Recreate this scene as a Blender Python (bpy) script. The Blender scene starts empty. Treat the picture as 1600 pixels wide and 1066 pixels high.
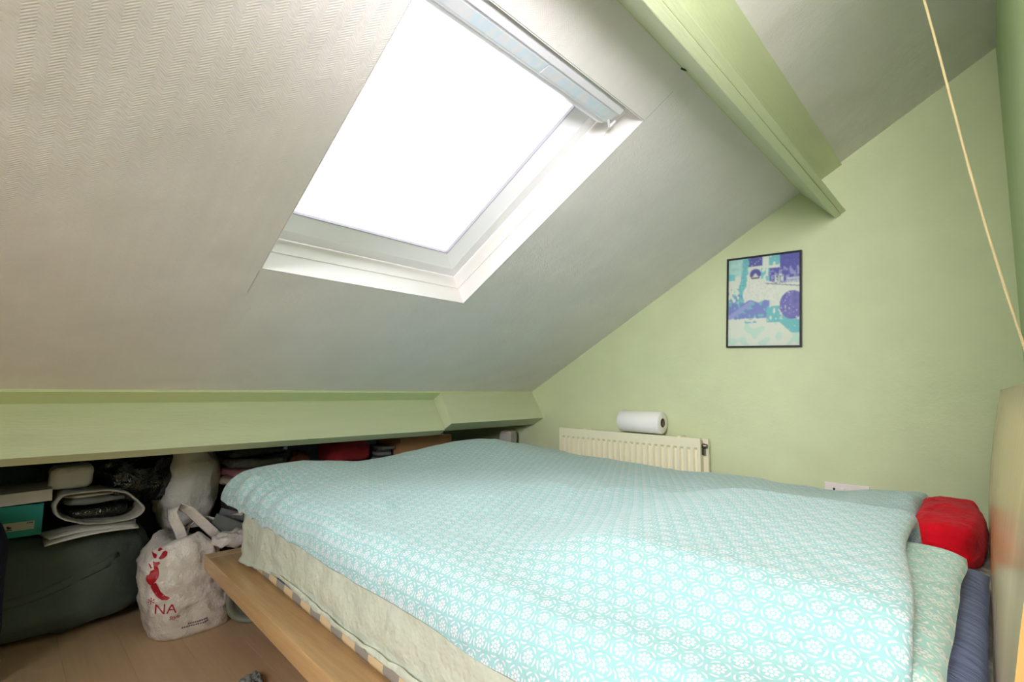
import bpy, bmesh, math, random
from mathutils import Vector, Matrix, noise
from mathutils.bvhtree import BVHTree

scene = bpy.context.scene
COL = scene.collection
R = math.radians
random.seed(7)

# ------------------------------------------------------------------ camera
CAM = Vector((0.0, 0.0, 0.9))
_y, _p, _r = R(44.0205), R(5.5209), R(0.6442)
fw = Vector((-math.sin(_y) * math.cos(_p), math.cos(_y) * math.cos(_p), math.sin(_p)))
r0 = Vector((math.cos(_y), math.sin(_y), 0))
u0 = r0.cross(fw)
rt = math.cos(_r) * r0 + math.sin(_r) * u0
up = -math.sin(_r) * r0 + math.cos(_r) * u0
cd = bpy.data.cameras.new('camera')
cd.sensor_width = 36
cd.lens = 773.13 / 1600 * 36
cd.clip_start = 0.01
cam = bpy.data.objects.new('camera', cd)
COL.objects.link(cam)
m = Matrix.Identity(4)
for i in range(3):
    m[i][0], m[i][1], m[i][2], m[i][3] = rt[i], up[i], -fw[i], CAM[i]
cam.matrix_world = m
scene.camera = cam

# ------------------------------------------------------------------ sky, added fill lights, exposure
w = bpy.data.worlds.new('sky')
scene.world = w
w.use_nodes = True
bg = w.node_tree.nodes['Background']
bg.inputs[0].default_value = (0.92, 0.95, 1.0, 1)
bg.inputs[1].default_value = 4.2
scene.view_settings.view_transform = 'Standard'
scene.view_settings.look = 'None'
scene.view_settings.gamma = 1
scene.view_settings.exposure = 0.43
scene.view_settings.use_curve_mapping = False
scene.cycles.max_bounces = 10
scene.cycles.diffuse_bounces = 7
scene.cycles.transparent_max_bounces = 12
scene.cycles.caustics_reflective = False
scene.cycles.caustics_refractive = False


def area(name, loc, target, size, power, col=(1, 1, 1), portal=False, sy=None, spread=180):
    l = bpy.data.lights.new(name, 'AREA')
    l.shape = 'RECTANGLE'
    l.size = size
    l.size_y = sy or size
    l.energy = power
    l.color = col
    l.spread = R(spread)
    o = bpy.data.objects.new(name, l)
    COL.objects.link(o)
    o.location = loc
    o.rotation_euler = (Vector(target) - Vector(loc)).to_track_quat('-Z', 'Y').to_euler()
    if portal:
        l.cycles.is_portal = True
    return o


area('fill_behind_camera', (0.30, -1.65, 1.68), (-0.45, 2.3, 1.38), 0.9, 32, (0.98, 0.94, 1.0), spread=110)  # added fill light behind the camera, no real fitting, brightens the gable
area('fill_toward_ceiling', (0.45, -0.30, 1.30), (0.0, 0.40, 2.05), 0.5, 25, (0.98, 0.95, 1.0), spread=90)  # added unseen fill aimed up to brighten the upper ceiling and purlin

# slope frame of the roof
TH = math.atan(0.5674)
CT, ST = math.cos(TH), math.sin(TH)
P0X, P0Z = -1.975, 0.924


def S(u, y, o=0.0):
    return (P0X + u * CT - o * ST, y, P0Z + u * ST + o * CT)


UB, UT, YA, YB = 0.611, 1.504, 0.484, 1.223      # skylight opening
_a = Vector(S((UB + UT) / 2, (YA + YB) / 2, 0.20))
_b = Vector(S((UB + UT) / 2, (YA + YB) / 2, 0.0))
area('skylight_portal', _a, _b, 0.80, 1, portal=True, sy=0.80)


# ------------------------------------------------------------------ node / material helpers
def srgb(r, g, b):
    f = lambda c: (c / 255 / 12.92) if c / 255 <= 0.04045 else ((c / 255 + 0.055) / 1.055) ** 2.4
    return (f(r), f(g), f(b), 1)


class NT:
    def __init__(self, name):
        self.m = bpy.data.materials.new(name)
        self.m.use_nodes = True
        self.t = self.m.node_tree
        self.b = self.t.nodes['Principled BSDF']
        self.out = self.t.nodes['Material Output']

    def n(self, typ, **kw):
        nd = self.t.nodes.new(typ)
        for k, v in kw.items():
            setattr(nd, k, v)
        return nd

    def link(self, a, b):
        self.t.links.new(a, b)

    def put(self, sock, v):
        if isinstance(v, bpy.types.NodeSocket):
            self.link(v, sock)
        else:
            sock.default_value = v

    def math(self, op, a, b=0.0, c=0.0):
        nd = self.n('ShaderNodeMath', operation=op)
        self.put(nd.inputs[0], a)
        self.put(nd.inputs[1], b)
        self.put(nd.inputs[2], c)
        return nd.outputs[0]

    def coord(self, kind='Object'):
        return self.n('ShaderNodeTexCoord').outputs[kind]

    def mapping(self, vec, scale=(1, 1, 1), rot=(0, 0, 0)):
        nd = self.n('ShaderNodeMapping')
        self.link(vec, nd.inputs[0])
        nd.inputs['Scale'].default_value = scale
        nd.inputs['Rotation'].default_value = rot
        return nd.outputs[0]

    def noise(self, vec, scale, detail=3, rough=0.5):
        nd = self.n('ShaderNodeTexNoise')
        self.link(vec, nd.inputs['Vector'])
        nd.inputs['Scale'].default_value = scale
        nd.inputs['Detail'].default_value = detail
        nd.inputs['Roughness'].default_value = rough
        return nd.outputs['Fac']

    def ramp(self, fac, stops):
        nd = self.n('ShaderNodeValToRGB')
        self.put(nd.inputs[0], fac)
        e = nd.color_ramp.elements
        e[0].position, e[0].color = stops[0]
        e[1].position, e[1].color = stops[-1]
        for p, c in stops[1:-1]:
            x = e.new(p)
            x.color = c
        return nd.outputs[0]

    def mix(self, fac, a, b):
        nd = self.n('ShaderNodeMix', data_type='RGBA')
        self.put(nd.inputs['Factor'], fac)
        self.put(nd.inputs[6], a)
        self.put(nd.inputs[7], b)
        return nd.outputs[2]

    def step(self, v, lo, hi):
        nd = self.n('ShaderNodeMapRange', interpolation_type='SMOOTHSTEP')
        self.put(nd.inputs[0], v)
        nd.inputs[1].default_value = lo
        nd.inputs[2].default_value = hi
        return nd.outputs[0]

    def bump(self, h, dist, strength=1.0, prev=None):
        nd = self.n('ShaderNodeBump')
        self.put(nd.inputs['Height'], h)
        nd.inputs['Distance'].default_value = dist
        nd.inputs['Strength'].default_value = strength
        if prev is not None:
            self.link(prev, nd.inputs['Normal'])
        return nd.outputs[0]


def simple(name, rgb, rough=0.6, var=0.0, vscale=6.0, bump=0.0, bscale=60.0, spec=0.5, metal=0.0, sheen=0.0,
           stretch=(1, 1, 1), coat=0.0):
    k = NT(name)
    b = k.b
    b.inputs['Roughness'].default_value = rough
    b.inputs['Specular IOR Level'].default_value = spec
    b.inputs['Metallic'].default_value = metal
    b.inputs['Sheen Weight'].default_value = sheen
    b.inputs['Coat Weight'].default_value = coat
    c = srgb(*rgb)
    vec = k.mapping(k.coord(), stretch)
    if var:
        f = k.noise(vec, vscale, 4)
        lo = tuple(x * (1 - var) for x in c[:3]) + (1,)
        hi = tuple(min(1, x * (1 + var)) for x in c[:3]) + (1,)
        k.link(k.ramp(f, [(0.3, lo), (0.7, hi)]), b.inputs['Base Color'])
    else:
        b.inputs['Base Color'].default_value = c
    if bump:
        k.link(k.bump(k.noise(vec, bscale, 4, 0.6), bump), b.inputs['Normal'])
    return k.m


def wallpaper(name, rgb, along, across, zig, rough=0.75, amp=0.0010, var=0.03, spec=0.3):
    """painted herringbone wallpaper: fine ridges folded into zigzag columns"""
    k = NT(name)
    sp = k.n('ShaderNodeSeparateXYZ')
    k.link(k.coord(), sp.inputs[0])
    s = k.math('MULTIPLY', sp.outputs[along], 1.0)
    a = sp.outputs[across]
    t = k.math('PINGPONG', a, zig)
    ph = k.math('MULTIPLY', k.math('ADD', s, k.math('MULTIPLY', t, 0.75)), 2 * math.pi / 0.0050)
    h = k.math('SINE', ph)
    n1 = k.noise(k.coord(), 7, 4)
    n2 = k.noise(k.coord(), 120, 3)
    nb = k.bump(h, amp, 0.55)
    nb = k.bump(n2, 0.0012, 0.5, nb)
    nb = k.bump(n1, 0.012, 0.5, nb)
    k.link(nb, k.b.inputs['Normal'])
    c = srgb(*rgb)
    lo = tuple(x * (1 - var) for x in c[:3]) + (1,)
    hi = tuple(min(1, x * (1 + var)) for x in c[:3]) + (1,)
    k.link(k.ramp(n1, [(0.3, lo), (0.7, hi)]), k.b.inputs['Base Color'])
    k.b.inputs['Roughness'].default_value = rough
    k.b.inputs['Specular IOR Level'].default_value = spec
    return k.m


def wood(name, light, dark, scale=1.0, rough=0.35, axis='u', amount=1.0, spec=0.5):
    """grain runs along UV u"""
    k = NT(name)
    uv = k.coord('UV')
    v1 = k.mapping(uv, (2.2 * scale, 42 * scale, 1))
    v2 = k.mapping(uv, (7 * scale, 190 * scale, 1))
    f1 = k.noise(v1, 1.0, 5, 0.6)
    f2 = k.noise(v2, 1.0, 3, 0.6)
    f = k.math('ADD', k.math('MULTIPLY', f1, 0.65), k.math('MULTIPLY', f2, 0.35))
    L, D = srgb(*light), srgb(*dark)
    k.link(k.ramp(f, [(0.5 - 0.22 / amount, D), (0.5 + 0.14 / amount, L)]), k.b.inputs['Base Color'])
    k.b.inputs['Roughness'].default_value = rough
    k.b.inputs['Specular IOR Level'].default_value = spec
    k.link(k.bump(f2, 0.0004, 0.4), k.b.inputs['Normal'])
    return k.m


def flower_fabric(name, teal, cream, cell=0.052):
    """printed rings of curved dashes, each round an eight-petalled flower (UV in metres)"""
    k = NT(name)
    sp = k.n('ShaderNodeSeparateXYZ')
    k.link(k.mapping(k.coord('UV'), (1 / cell, 1 / cell, 1)), sp.inputs[0])
    X, Y = sp.outputs[0], sp.outputs[1]
    q3 = math.sqrt(3)

    def cellxy(ox, oy):
        x = k.math('SUBTRACT', k.math('FLOORED_MODULO', k.math('ADD', X, ox), 1.0), 0.5)
        y = k.math('SUBTRACT', k.math('FLOORED_MODULO', k.math('ADD', Y, oy), q3), q3 / 2)
        d = k.math('ADD', k.math('MULTIPLY', x, x), k.math('MULTIPLY', y, y))
        return x, y, d
    xa, ya, da = cellxy(0, 0)
    xb, yb, db = cellxy(0.5, q3 / 2)
    pick = k.math('LESS_THAN', da, db)

    def sel(a, b):
        return k.math('ADD', k.math('MULTIPLY', a, pick), k.math('MULTIPLY', b, k.math('SUBTRACT', 1.0, pick)))
    x, y = sel(xa, xb), sel(ya, yb)
    r = k.math('SQRT', k.math('ADD', k.math('MULTIPLY', x, x), k.math('MULTIPLY', y, y)))
    ang = k.math('ARCTAN2', y, x)
    a8 = k.math('SUBTRACT', k.math('FLOORED_MODULO', ang, math.pi / 4), math.pi / 8)
    px = k.math('SUBTRACT', k.math('MULTIPLY', r, k.math('COSINE', a8)), 0.20)
    py = k.math('MULTIPLY', r, k.math('SINE', a8))
    e = k.math('ADD', k.math('POWER', k.math('DIVIDE', px, 0.082), 2.0), k.math('POWER', k.math('DIVIDE', py, 0.058), 2.0))
    petal = k.step(e, 1.25, 0.75)
    dot = k.step(r, 0.085, 0.06)
    a5 = k.math('COSINE', k.math('MULTIPLY', k.math('ADD', ang, 0.3), 5.0))
    wdt = k.math('MULTIPLY', k.step(a5, -0.85, 0.2), 0.036)
    ring = k.step(k.math('SUBTRACT', k.math('ABSOLUTE', k.math('SUBTRACT', r, 0.415)), wdt), 0.008, -0.012)
    msk = k.math('MINIMUM', 1.0, k.math('ADD', k.math('ADD', petal, dot), ring))
    k.link(k.mix(msk, srgb(*teal), srgb(*cream)), k.b.inputs['Base Color'])
    k.b.inputs['Roughness'].default_value = 0.8
    k.b.inputs['Specular IOR Level'].default_value = 0.25
    k.b.inputs['Sheen Weight'].default_value = 0.15
    c = k.coord()
    nb = k.bump(k.noise(c, 9, 4, 0.6), 0.03, 0.5)
    nb = k.bump(k.noise(c, 38, 3, 0.6), 0.004, 0.4, nb)
    k.link(nb, k.b.inputs['Normal'])
    return k.m


def check_fabric(name):
    k = NT(name)
    sp = k.n('ShaderNodeSeparateXYZ')
    k.link(k.coord('UV'), sp.inputs[0])
    u, v = sp.outputs[0], sp.outputs[1]
    a = k.math('FLOORED_MODULO', k.math('DIVIDE', u, 0.062), 2.0)
    b = k.math('FLOORED_MODULO', k.math('DIVIDE', k.math('SUBTRACT', v, 0.024), 0.028), 2.0)
    A = k.math('GREATER_THAN', a, 1.0)
    B = k.math('GREATER_THAN', b, 1.0)
    r1 = k.mix(A, srgb(226, 203, 160), srgb(158, 154, 144))
    r2 = k.mix(A, srgb(128, 138, 146), srgb(72, 86, 104))
    k.link(k.mix(B, r1, r2), k.b.inputs['Base Color'])
    k.b.inputs['Roughness'].default_value = 0.9
    k.link(k.bump(k.noise(k.coord(), 300, 2), 0.001, 0.5), k.b.inputs['Normal'])
    return k.m


def plastic_film(name, rgb, rough=0.3, bscale=14, bump=0.02, trans=0.0):
    k = NT(name)
    k.b.inputs['Base Color'].default_value = srgb(*rgb)
    k.b.inputs['Roughness'].default_value = rough
    k.b.inputs['Specular IOR Level'].default_value = 0.6
    c = k.coord()
    vo = k.n('ShaderNodeTexVoronoi', feature='SMOOTH_F1')
    k.link(k.mapping(c, (1, 1, 0.6)), vo.inputs['Vector'])
    vo.inputs['Scale'].default_value = bscale
    nb = k.bump(vo.outputs['Distance'], bump, 0.6)
    nb = k.bump(k.noise(c, bscale * 2.5, 4, 0.65), bump * 0.5, 0.6, nb)
    k.link(nb, k.b.inputs['Normal'])
    if trans:
        k.b.inputs['Subsurface Weight'].default_value = 0.0
    return k.m


M = {}
M['wall'] = wallpaper('green_wall_paint', (203, 211, 170), 2, 0, 0.019, amp=0.00016, rough=0.55, spec=0.35)
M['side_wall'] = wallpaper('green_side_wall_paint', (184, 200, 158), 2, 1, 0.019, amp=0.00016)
M['ceiling'] = wallpaper('white_herringbone_paper', (228, 222, 220), 0, 1, 0.019, amp=0.00026)
M['ceiling_plain'] = wallpaper('white_ceiling_paint', (222, 224, 216), 0, 1, 0.033, amp=0.0003)
M['beam'] = simple('green_beam_gloss', (204, 211, 174), 0.38, 0.03, 4, 0.0015, 30, stretch=(6, 0.7, 6))
M['beam_edge'] = simple('green_beam_gloss_edge', (204, 213, 166), 0.4, 0.03, 4, 0.001, 30)
M['dark_void'] = simple('shade_dark_boards', (52, 60, 56), 0.9, 0.15)  # shade of the eave space is put into this dark base colour
M['white_gloss'] = simple('white_gloss_paint', (238, 233, 230), 0.35, 0.015, 5)
M['white_sash'] = simple('white_sash_paint', (236, 234, 236), 0.3)
M['gasket'] = simple('grey_gasket', (176, 168, 178), 0.6)
M['cassette'] = simple('pale_blind_cassette', (216, 214, 220), 0.3, 0.03, 8)
M['laminate'] = wood('beige_laminate', (206, 176, 142), (186, 154, 120), 0.6, 0.45, amount=0.8)
M['oak'] = wood('oak_veneer', (208, 174, 126), (176, 138, 92), 1.0, 0.32)
M['oak_side'] = wood('oak_veneer_side', (196, 166, 118), (170, 138, 92), 1.0, 0.4)
M['head_face'] = wood('headboard_veneer', (206, 178, 128), (188, 156, 106), 0.5, 0.22, amount=0.7)
M['head_edge'] = wood('headboard_edge', (226, 176, 108), (206, 152, 84), 0.5, 0.4, amount=0.7)
M['duvet'] = flower_fabric('teal_flower_print', (146, 190, 190), (214, 210, 214), 0.031)
M['pillow_teal'] = flower_fabric('teal_flower_print_pillow', (160, 206, 196), (224, 226, 218), 0.036)
M['denim'] = simple('blue_grey_cotton', (118, 130, 164), 0.85, 0.12, 14, 0.006, 20, spec=0.2, stretch=(1, 4, 1))
M['sheet'] = simple('pale_green_sheet', (207, 213, 194), 0.85, 0.03, 6, 0.022, 9, spec=0.2, stretch=(1, 1, 1))
M['check'] = check_fabric('checked_ticking')
M['red'] = simple('red_fleece', (190, 14, 30), 0.95, 0.15, 20, 0.004, 60, spec=0.1, sheen=0.05)
M['radiator'] = simple('cream_radiator_enamel', (232, 226, 198), 0.35, 0.015, 4)
M['paper'] = simple('white_kitchen_paper', (240, 238, 234), 0.9, 0.0, 5, 0.001, 150, spec=0.1)
M['core'] = simple('brown_card_core', (110, 92, 78), 0.9)
M['socket'] = simple('white_socket_plastic', (232, 222, 220), 0.3)
M['black'] = simple('black_frame', (26, 26, 30), 0.35)
M['dark_hole'] = simple('dark_hole', (40, 36, 38), 0.8)
M['chrome'] = simple('dull_chrome', (120, 110, 104), 0.3, metal=0.9)
M['cord'] = simple('beige_cord', (212, 190, 146), 0.8)
M['duffel'] = simple('dark_green_grey_canvas', (84, 94, 88), 0.85, 0.12, 6, 0.010, 12, spec=0.25)
M['duffel_trim'] = simple('dark_piping', (46, 54, 50), 0.7)
M['dark_bag'] = simple('dark_green_cloth', (66, 82, 74), 0.9, 0.1, 6, 0.01, 14, spec=0.2)
M['navy'] = simple('navy_cloth', (34, 34, 50), 0.9, 0.1, 6, 0.006, 20, spec=0.2)
M['teal_card'] = simple('teal_card', (22, 140, 134), 0.6, 0.03)
M['white_card'] = simple('white_card', (204, 198, 186), 0.7, 0.03)
M['label_card'] = simple('grey_label_paper', (176, 174, 168), 0.7)
M['print_black'] = simple('black_print', (20, 22, 24), 0.7)
M['black_film'] = plastic_film('black_bin_liner_film', (15, 17, 16), 0.16, 6, 0.06)
M['white_film'] = plastic_film('white_bag_film', (222, 218, 214), 0.4, 9, 0.03)
M['carrier_film'] = plastic_film('white_carrier_film', (222, 214, 208), 0.26, 11, 0.03)
M['clear_film'] = plastic_film('milky_bag_film', (186, 182, 174), 0.35, 12, 0.02)
M['grey_cloth'] = simple('grey_cloth', (120, 124, 120), 0.85, 0.1, 10, 0.006, 24)
M['red_print'] = simple('red_bag_print', (178, 22, 42), 0.45)
M['grey_print'] = simple('grey_bag_print', (120, 100, 104), 0.5)
M['olive_film'] = plastic_film('dark_green_film', (36, 50, 42), 0.3, 16, 0.03)
M['grey_film'] = plastic_film('grey_green_film', (104, 108, 98), 0.28, 16, 0.03)
M['pink'] = simple('dusty_pink_cloth', (168, 112, 116), 0.9, 0.1, 12, 0.006, 24)
M['cream_cloth'] = simple('cream_cloth', (206, 186, 168), 0.9, 0.08, 12, 0.008, 24)
M['strap'] = simple('grey_canvas_strap', (102, 106, 104), 0.8, 0.06, 12, 0.002, 80)
M['tub'] = simple('grey_green_plastic', (120, 124, 108), 0.5, 0.04)
M['cardboard'] = simple('brown_cardboard', (170, 126, 88), 0.85, 0.05, 10)
M['red_cloth'] = simple('dark_red_cloth', (150, 34, 40), 0.9, 0.12, 12, 0.006, 24)
M['brown_film'] = plastic_film('brown_shiny_film', (132, 72, 50), 0.25, 22, 0.03)
M['magazine'] = simple('dark_glossy_cover', (62, 60, 60), 0.35, 0.3, 30)
M['fluff'] = simple('grey_fluff', (134, 138, 132), 1.0, 0.4, 60, 0.01, 80)
M['steel'] = simple('dark_steel', (70, 66, 62), 0.4, metal=0.7)


# ------------------------------------------------------------------ object helpers
def origin_of(p):
    v = Vector((0, 0, 0))
    while p is not None:
        v += p.location
        p = p.parent
    return v


def obj(name, verts, faces, mat, parent=None, uv=None, smooth=False, loc=None):
    """ONE mesh object from world-space vertices"""
    me = bpy.data.meshes.new(name)
    base = origin_of(parent)
    if loc is not None:
        base = base + (Vector(loc) - base)
    me.from_pydata([tuple(Vector(v) - base) for v in verts], [], faces)
    if isinstance(mat, (list, tuple)):
        for x in mat:
            me.materials.append(x)
    else:
        me.materials.append(mat)
    if uv is not None:
        l = me.uv_layers.new(name='uv')
        for poly in me.polygons:
            for li in poly.loop_indices:
                l.data[li].uv = uv[me.loops[li].vertex_index]
    if smooth:
        for p_ in me.polygons:
            p_.use_smooth = True
    me.update()
    o = bpy.data.objects.new(name, me)
    COL.objects.link(o)
    if parent is not None:
        o.parent = parent
    if loc is not None:
        o.location = Vector(loc) - origin_of(parent)
    return o


def empty(name, loc, label=None, cat=None, group=None, kind=None):
    o = bpy.data.objects.new(name, None)
    o.empty_display_size = 0.05
    COL.objects.link(o)
    o.location = loc
    tag(o, label, cat, group, kind)
    return o


def tag(o, label=None, cat=None, group=None, kind=None):
    if label:
        o['label'] = label
    if cat:
        o['category'] = cat
    if group:
        o['group'] = group
    if kind:
        o['kind'] = kind
    return o


class MB:
    def __init__(self):
        self.v, self.f, self.uv = [], [], []

    def add(self, vs, fs, uvs=None):
        b = len(self.v)
        self.v += [tuple(x) for x in vs]
        self.f += [tuple(b + i for i in f) for f in fs]
        self.uv += list(uvs) if uvs else [(0, 0)] * len(vs)
        return self

    def hexa(self, p):
        """8 corners: 0-3 bottom ring, 4-7 top ring"""
        return self.add(p, [(3, 2, 1, 0), (4, 5, 6, 7), (0, 1, 5, 4), (1, 2, 6, 5), (2, 3, 7, 6), (3, 0, 4, 7)])

    def box(self, a, b):
        x0, y0, z0 = a
        x1, y1, z1 = b
        return self.hexa([(x0, y0, z0), (x1, y0, z0), (x1, y1, z0), (x0, y1, z0),
                          (x0, y0, z1), (x1, y0, z1), (x1, y1, z1), (x0, y1, z1)])

    def prism(self, poly, d):
        """polygon (list of 3-D points) extruded by vector d"""
        n = len(poly)
        vs = [Vector(p) for p in poly] + [Vector(p) + Vector(d) for p in poly]
        fs = [tuple(range(n))[::-1], tuple(range(n, 2 * n))]
        for i in range(n):
            j = (i + 1) % n
            fs.append((i, j, n + j, n + i))
        return self.add(vs, fs)

    def tube(self, path, r, n=8, closed=False, flat=None):
        """round tube; flat=(w, t, up) sweeps an oval band instead"""
        path = [Vector(p) for p in path]
        rings = []
        N = len(path)
        for i, p in enumerate(path):
            if closed:
                t = path[(i + 1) % N] - path[i - 1]
            else:
                t = path[min(i + 1, N - 1)] - path[max(i - 1, 0)]
            t.normalize()
            a = Vector((0, 0, 1)) if abs(t.z) < 0.9 else Vector((1, 0, 0))
            if flat:
                a = Vector(flat[2])
            s = t.cross(a)
            s.normalize()
            q = s.cross(t)
            ring = []
            for k in range(n):
                an = 2 * math.pi * k / n
                if flat:
                    ring.append(p + q * math.cos(an) * flat[0] / 2 + s * math.sin(an) * flat[1] / 2)
                else:
                    rr = r[i] if isinstance(r, (list, tuple)) else r
                    ring.append(p + s * math.cos(an) * rr + q * math.sin(an) * rr)
            rings.append(ring)
        vs = [v for ring in rings for v in ring]
        fs = []
        for i in range(N if closed else N - 1):
            j = (i + 1) % N
            for k in range(n):
                l = (k + 1) % n
                fs.append((i * n + k, i * n + l, j * n + l, j * n + k))
        if not closed:
            fs.append(tuple(range(n))[::-1])
            fs.append(tuple((N - 1) * n + k for k in range(n)))
        return self.add(vs, fs)

    def build(self, name, mat, parent=None, bevel=0.0, smooth=False, loc=None, uvm=False, seg=2):
        uv = self.uv if uvm else None
        o = obj(name, self.v, self.f, mat, parent, uv, smooth, loc)
        if bevel:
            bm = bmesh.new()
            bm.from_mesh(o.data)
            bmesh.ops.recalc_face_normals(bm, faces=bm.faces)
            ed = [e for e in bm.edges if len(e.link_faces) == 2 and e.calc_face_angle(0) > 0.5]
            bmesh.ops.bevel(bm, geom=ed, offset=bevel, segments=seg, affect='EDGES', profile=0.6)
            bm.to_mesh(o.data)
            bm.free()
        return o


def plank_uv(o, axis):
    """UVs in metres, u along the given world axis (0,1,2)"""
    me = o.data
    l = me.uv_layers.active or me.uv_layers.new(name='uv')
    oth = [i for i in range(3) if i != axis]
    for p in me.polygons:
        for li in p.loop_indices:
            c = me.vertices[me.loops[li].vertex_index].co
            l.data[li].uv = (c[axis], c[oth[0]] + c[oth[1]])
    return o


def fbm(v, s, seed=0.0, oct=4):
    p = Vector(v) * s + Vector((seed * 3.1, seed * 1.7, seed * 2.3))
    return noise.fractal(p, 0.6, 2.1, oct)


def ridged(v, s, seed=0.0):
    p = Vector(v) * s + Vector((seed * 2.1, seed * 3.7, seed * 1.3))
    return 1 - 2 * abs(noise.noise(p)) - 0.5


def lump_mesh(c, rad, e1=0.8, e2=0.8, amp=0.02, freq=6, seed=0, zmin=None, nu=44, nv=26, ridge=0.0, rfreq=9, shape=None):
    """crumpled superellipsoid (bags, rolled cloth); zmin flattens its underside"""
    def sp(x, e):
        return math.copysign(abs(x) ** e, x)
    vs, fs = [], []
    cx, cy, cz = c
    for j in range(nv + 1):
        ph = -math.pi / 2 + math.pi * j / nv
        for i in range(nu):
            th = 2 * math.pi * i / nu
            x = sp(math.cos(ph), e1) * sp(math.cos(th), e2)
            y = sp(math.cos(ph), e1) * sp(math.sin(th), e2)
            z = sp(math.sin(ph), e1)
            p = Vector((x * rad[0], y * rad[1], z * rad[2]))
            n = Vector((x / rad[0], y / rad[1], z / rad[2]))
            if n.length > 0:
                n.normalize()
            p = p + n * (amp * fbm(p, freq, seed) + ridge * ridged(p, rfreq, seed))
            if shape:
                p = shape(p)
            p = p + Vector(c)
            if zmin is not None and p.z < zmin:
                p.z = zmin
            vs.append(p)
    for j in range(nv):
        for i in range(nu):
            k = (i + 1) % nu
            fs.append((j * nu + i, j * nu + k, (j + 1) * nu + k, (j + 1) * nu + i))
    # weld poles
    return vs, fs


def lump(name, mat, c, rad, parent=None, loc=None, **kw):
    vs, fs = lump_mesh(c, rad, **kw)
    return obj(name, vs, fs, mat, parent, None, True, loc)


def struct(o):
    o['kind'] = 'structure'
    return o


# ================================================================== SETTING
YG = 2.30            # green gable wall
XR = 0.08            # side wall behind the headboard
YN = -1.9            # wall behind the camera
XW, XE = -3.05, 1.5  # knee wall under the eave, landing end


def zc(x):
    return P0Z + (x - P0X) * ST / CT


# floor: base plus the laminate planks in view
fl = struct(MB().box((XW - 0.1, YN - 0.1, -0.12), (XE + 0.1, YG + 0.1, -0.010)).build('floor', M['laminate']))
plank_uv(fl, 0)
pw, pl = 0.155, 1.26
meshes = {}
y = YN
row = 0
ys = [0.526 + pw * k for k in range(-16, 12)]
for k, y0 in enumerate(ys):
    if y0 < YN or y0 + pw > YG:
        continue
    x0 = XW - (0.42 * k) % pl
    while x0 < XE:
        a, b = max(x0, XW) + 0.0002, min(x0 + pl, XE) - 0.0002
        if b - a > 0.02 and (a < -0.4 and -0.4 < y0 < 1.1):
            o = MB().box((a, y0 + 0.0002, -0.010), (b, y0 + pw - 0.0002, 0.0)).build('plank', M['laminate'], fl, bevel=0.0006, seg=1)
            plank_uv(o, 0)
            for d in o.data.uv_layers.active.data:
                d.uv = (d.uv[0] + k * 3.3 + x0, d.uv[1] + k * 0.71)
        x0 += pl
# floor covering beyond the planks in view
mb = MB()
mb.box((-0.4 + 0.5, YN, -0.010), (XE, YG, -0.0005))
mb.box((XW, YN, -0.010), (0.1, -0.42, -0.0005))
mb.box((XW, 1.155, -0.010), (0.1, YG, -0.0005))
o = mb.build('laminate_field', M['laminate'], fl)
plank_uv(o, 0)

# gable wall
struct(MB().prism([(XW, YG, 0), (XE, YG, 0), (XE, YG, zc(XE) + 0.1), (XW, YG, zc(XW) + 0.2)], (0, 0.12, 0)).build('wall_back', M['wall']))
# side wall by the headboard
struct(MB().prism([(XR, 0.25, 0), (XR, YG, 0), (XR, YG, zc(XR) + 0.03), (XR, 0.25, zc(XR) + 0.03)], (0.10, 0, 0)).build('wall_right', M['side_wall']))
# walls never seen from the bed end
struct(MB().box((XW, YN - 0.12, 0), (XE, YN, zc(XE) + 0.2)).build('wall_front', M['side_wall']))
struct(MB().box((XE, YN, 0), (XE + 0.12, YG, zc(XE) + 0.2)).build('wall_landing', M['side_wall']))
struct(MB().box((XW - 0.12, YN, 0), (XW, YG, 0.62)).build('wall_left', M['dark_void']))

# sloping ceiling with the skylight opening
u_lo, u_hi = (-2.13 - P0X) / CT, (XE + 0.05 - P0X) / CT
mb = MB()
T = 0.02


def slab(u0_, u1_, y0_, y1_):
    mb.hexa([S(u0_, y0_), S(u1_, y0_), S(u1_, y1_), S(u0_, y1_),
             S(u0_, y0_, T), S(u1_, y0_, T), S(u1_, y1_, T), S(u0_, y1_, T)])


slab(u_lo, UB, YN, YG)
slab(UT, u_hi, YN, YG)
slab(UB, UT, YN, YA)
slab(UB, UT, YB, YG)
ceil = struct(mb.build('ceiling', M['ceiling']))
# rough boarding of the roof over the storage space behind the eave beam
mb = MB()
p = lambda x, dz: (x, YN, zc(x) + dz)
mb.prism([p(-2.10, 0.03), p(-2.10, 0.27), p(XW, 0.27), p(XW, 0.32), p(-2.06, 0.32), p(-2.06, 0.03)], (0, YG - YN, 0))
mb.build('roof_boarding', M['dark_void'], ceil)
# raised seams of the ceiling paper
for (ua, ub_, yy) in ((0.50, UB - 0.01, YA), (UT + 0.005, UT + 0.10, YB)):
    MB().hexa([S(ua, yy - 0.0006, -0.0006), S(ub_, yy - 0.0006, -0.0006), S(ub_, yy + 0.0006, -0.0006), S(ua, yy + 0.0006, -0.0006),
               S(ua, yy - 0.0006, 0.001), S(ub_, yy - 0.0006, 0.001), S(ub_, yy + 0.0006, 0.001), S(ua, yy + 0.0006, 0.001)]
              ).build('paper_seam', M['gasket'], ceil)
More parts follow.
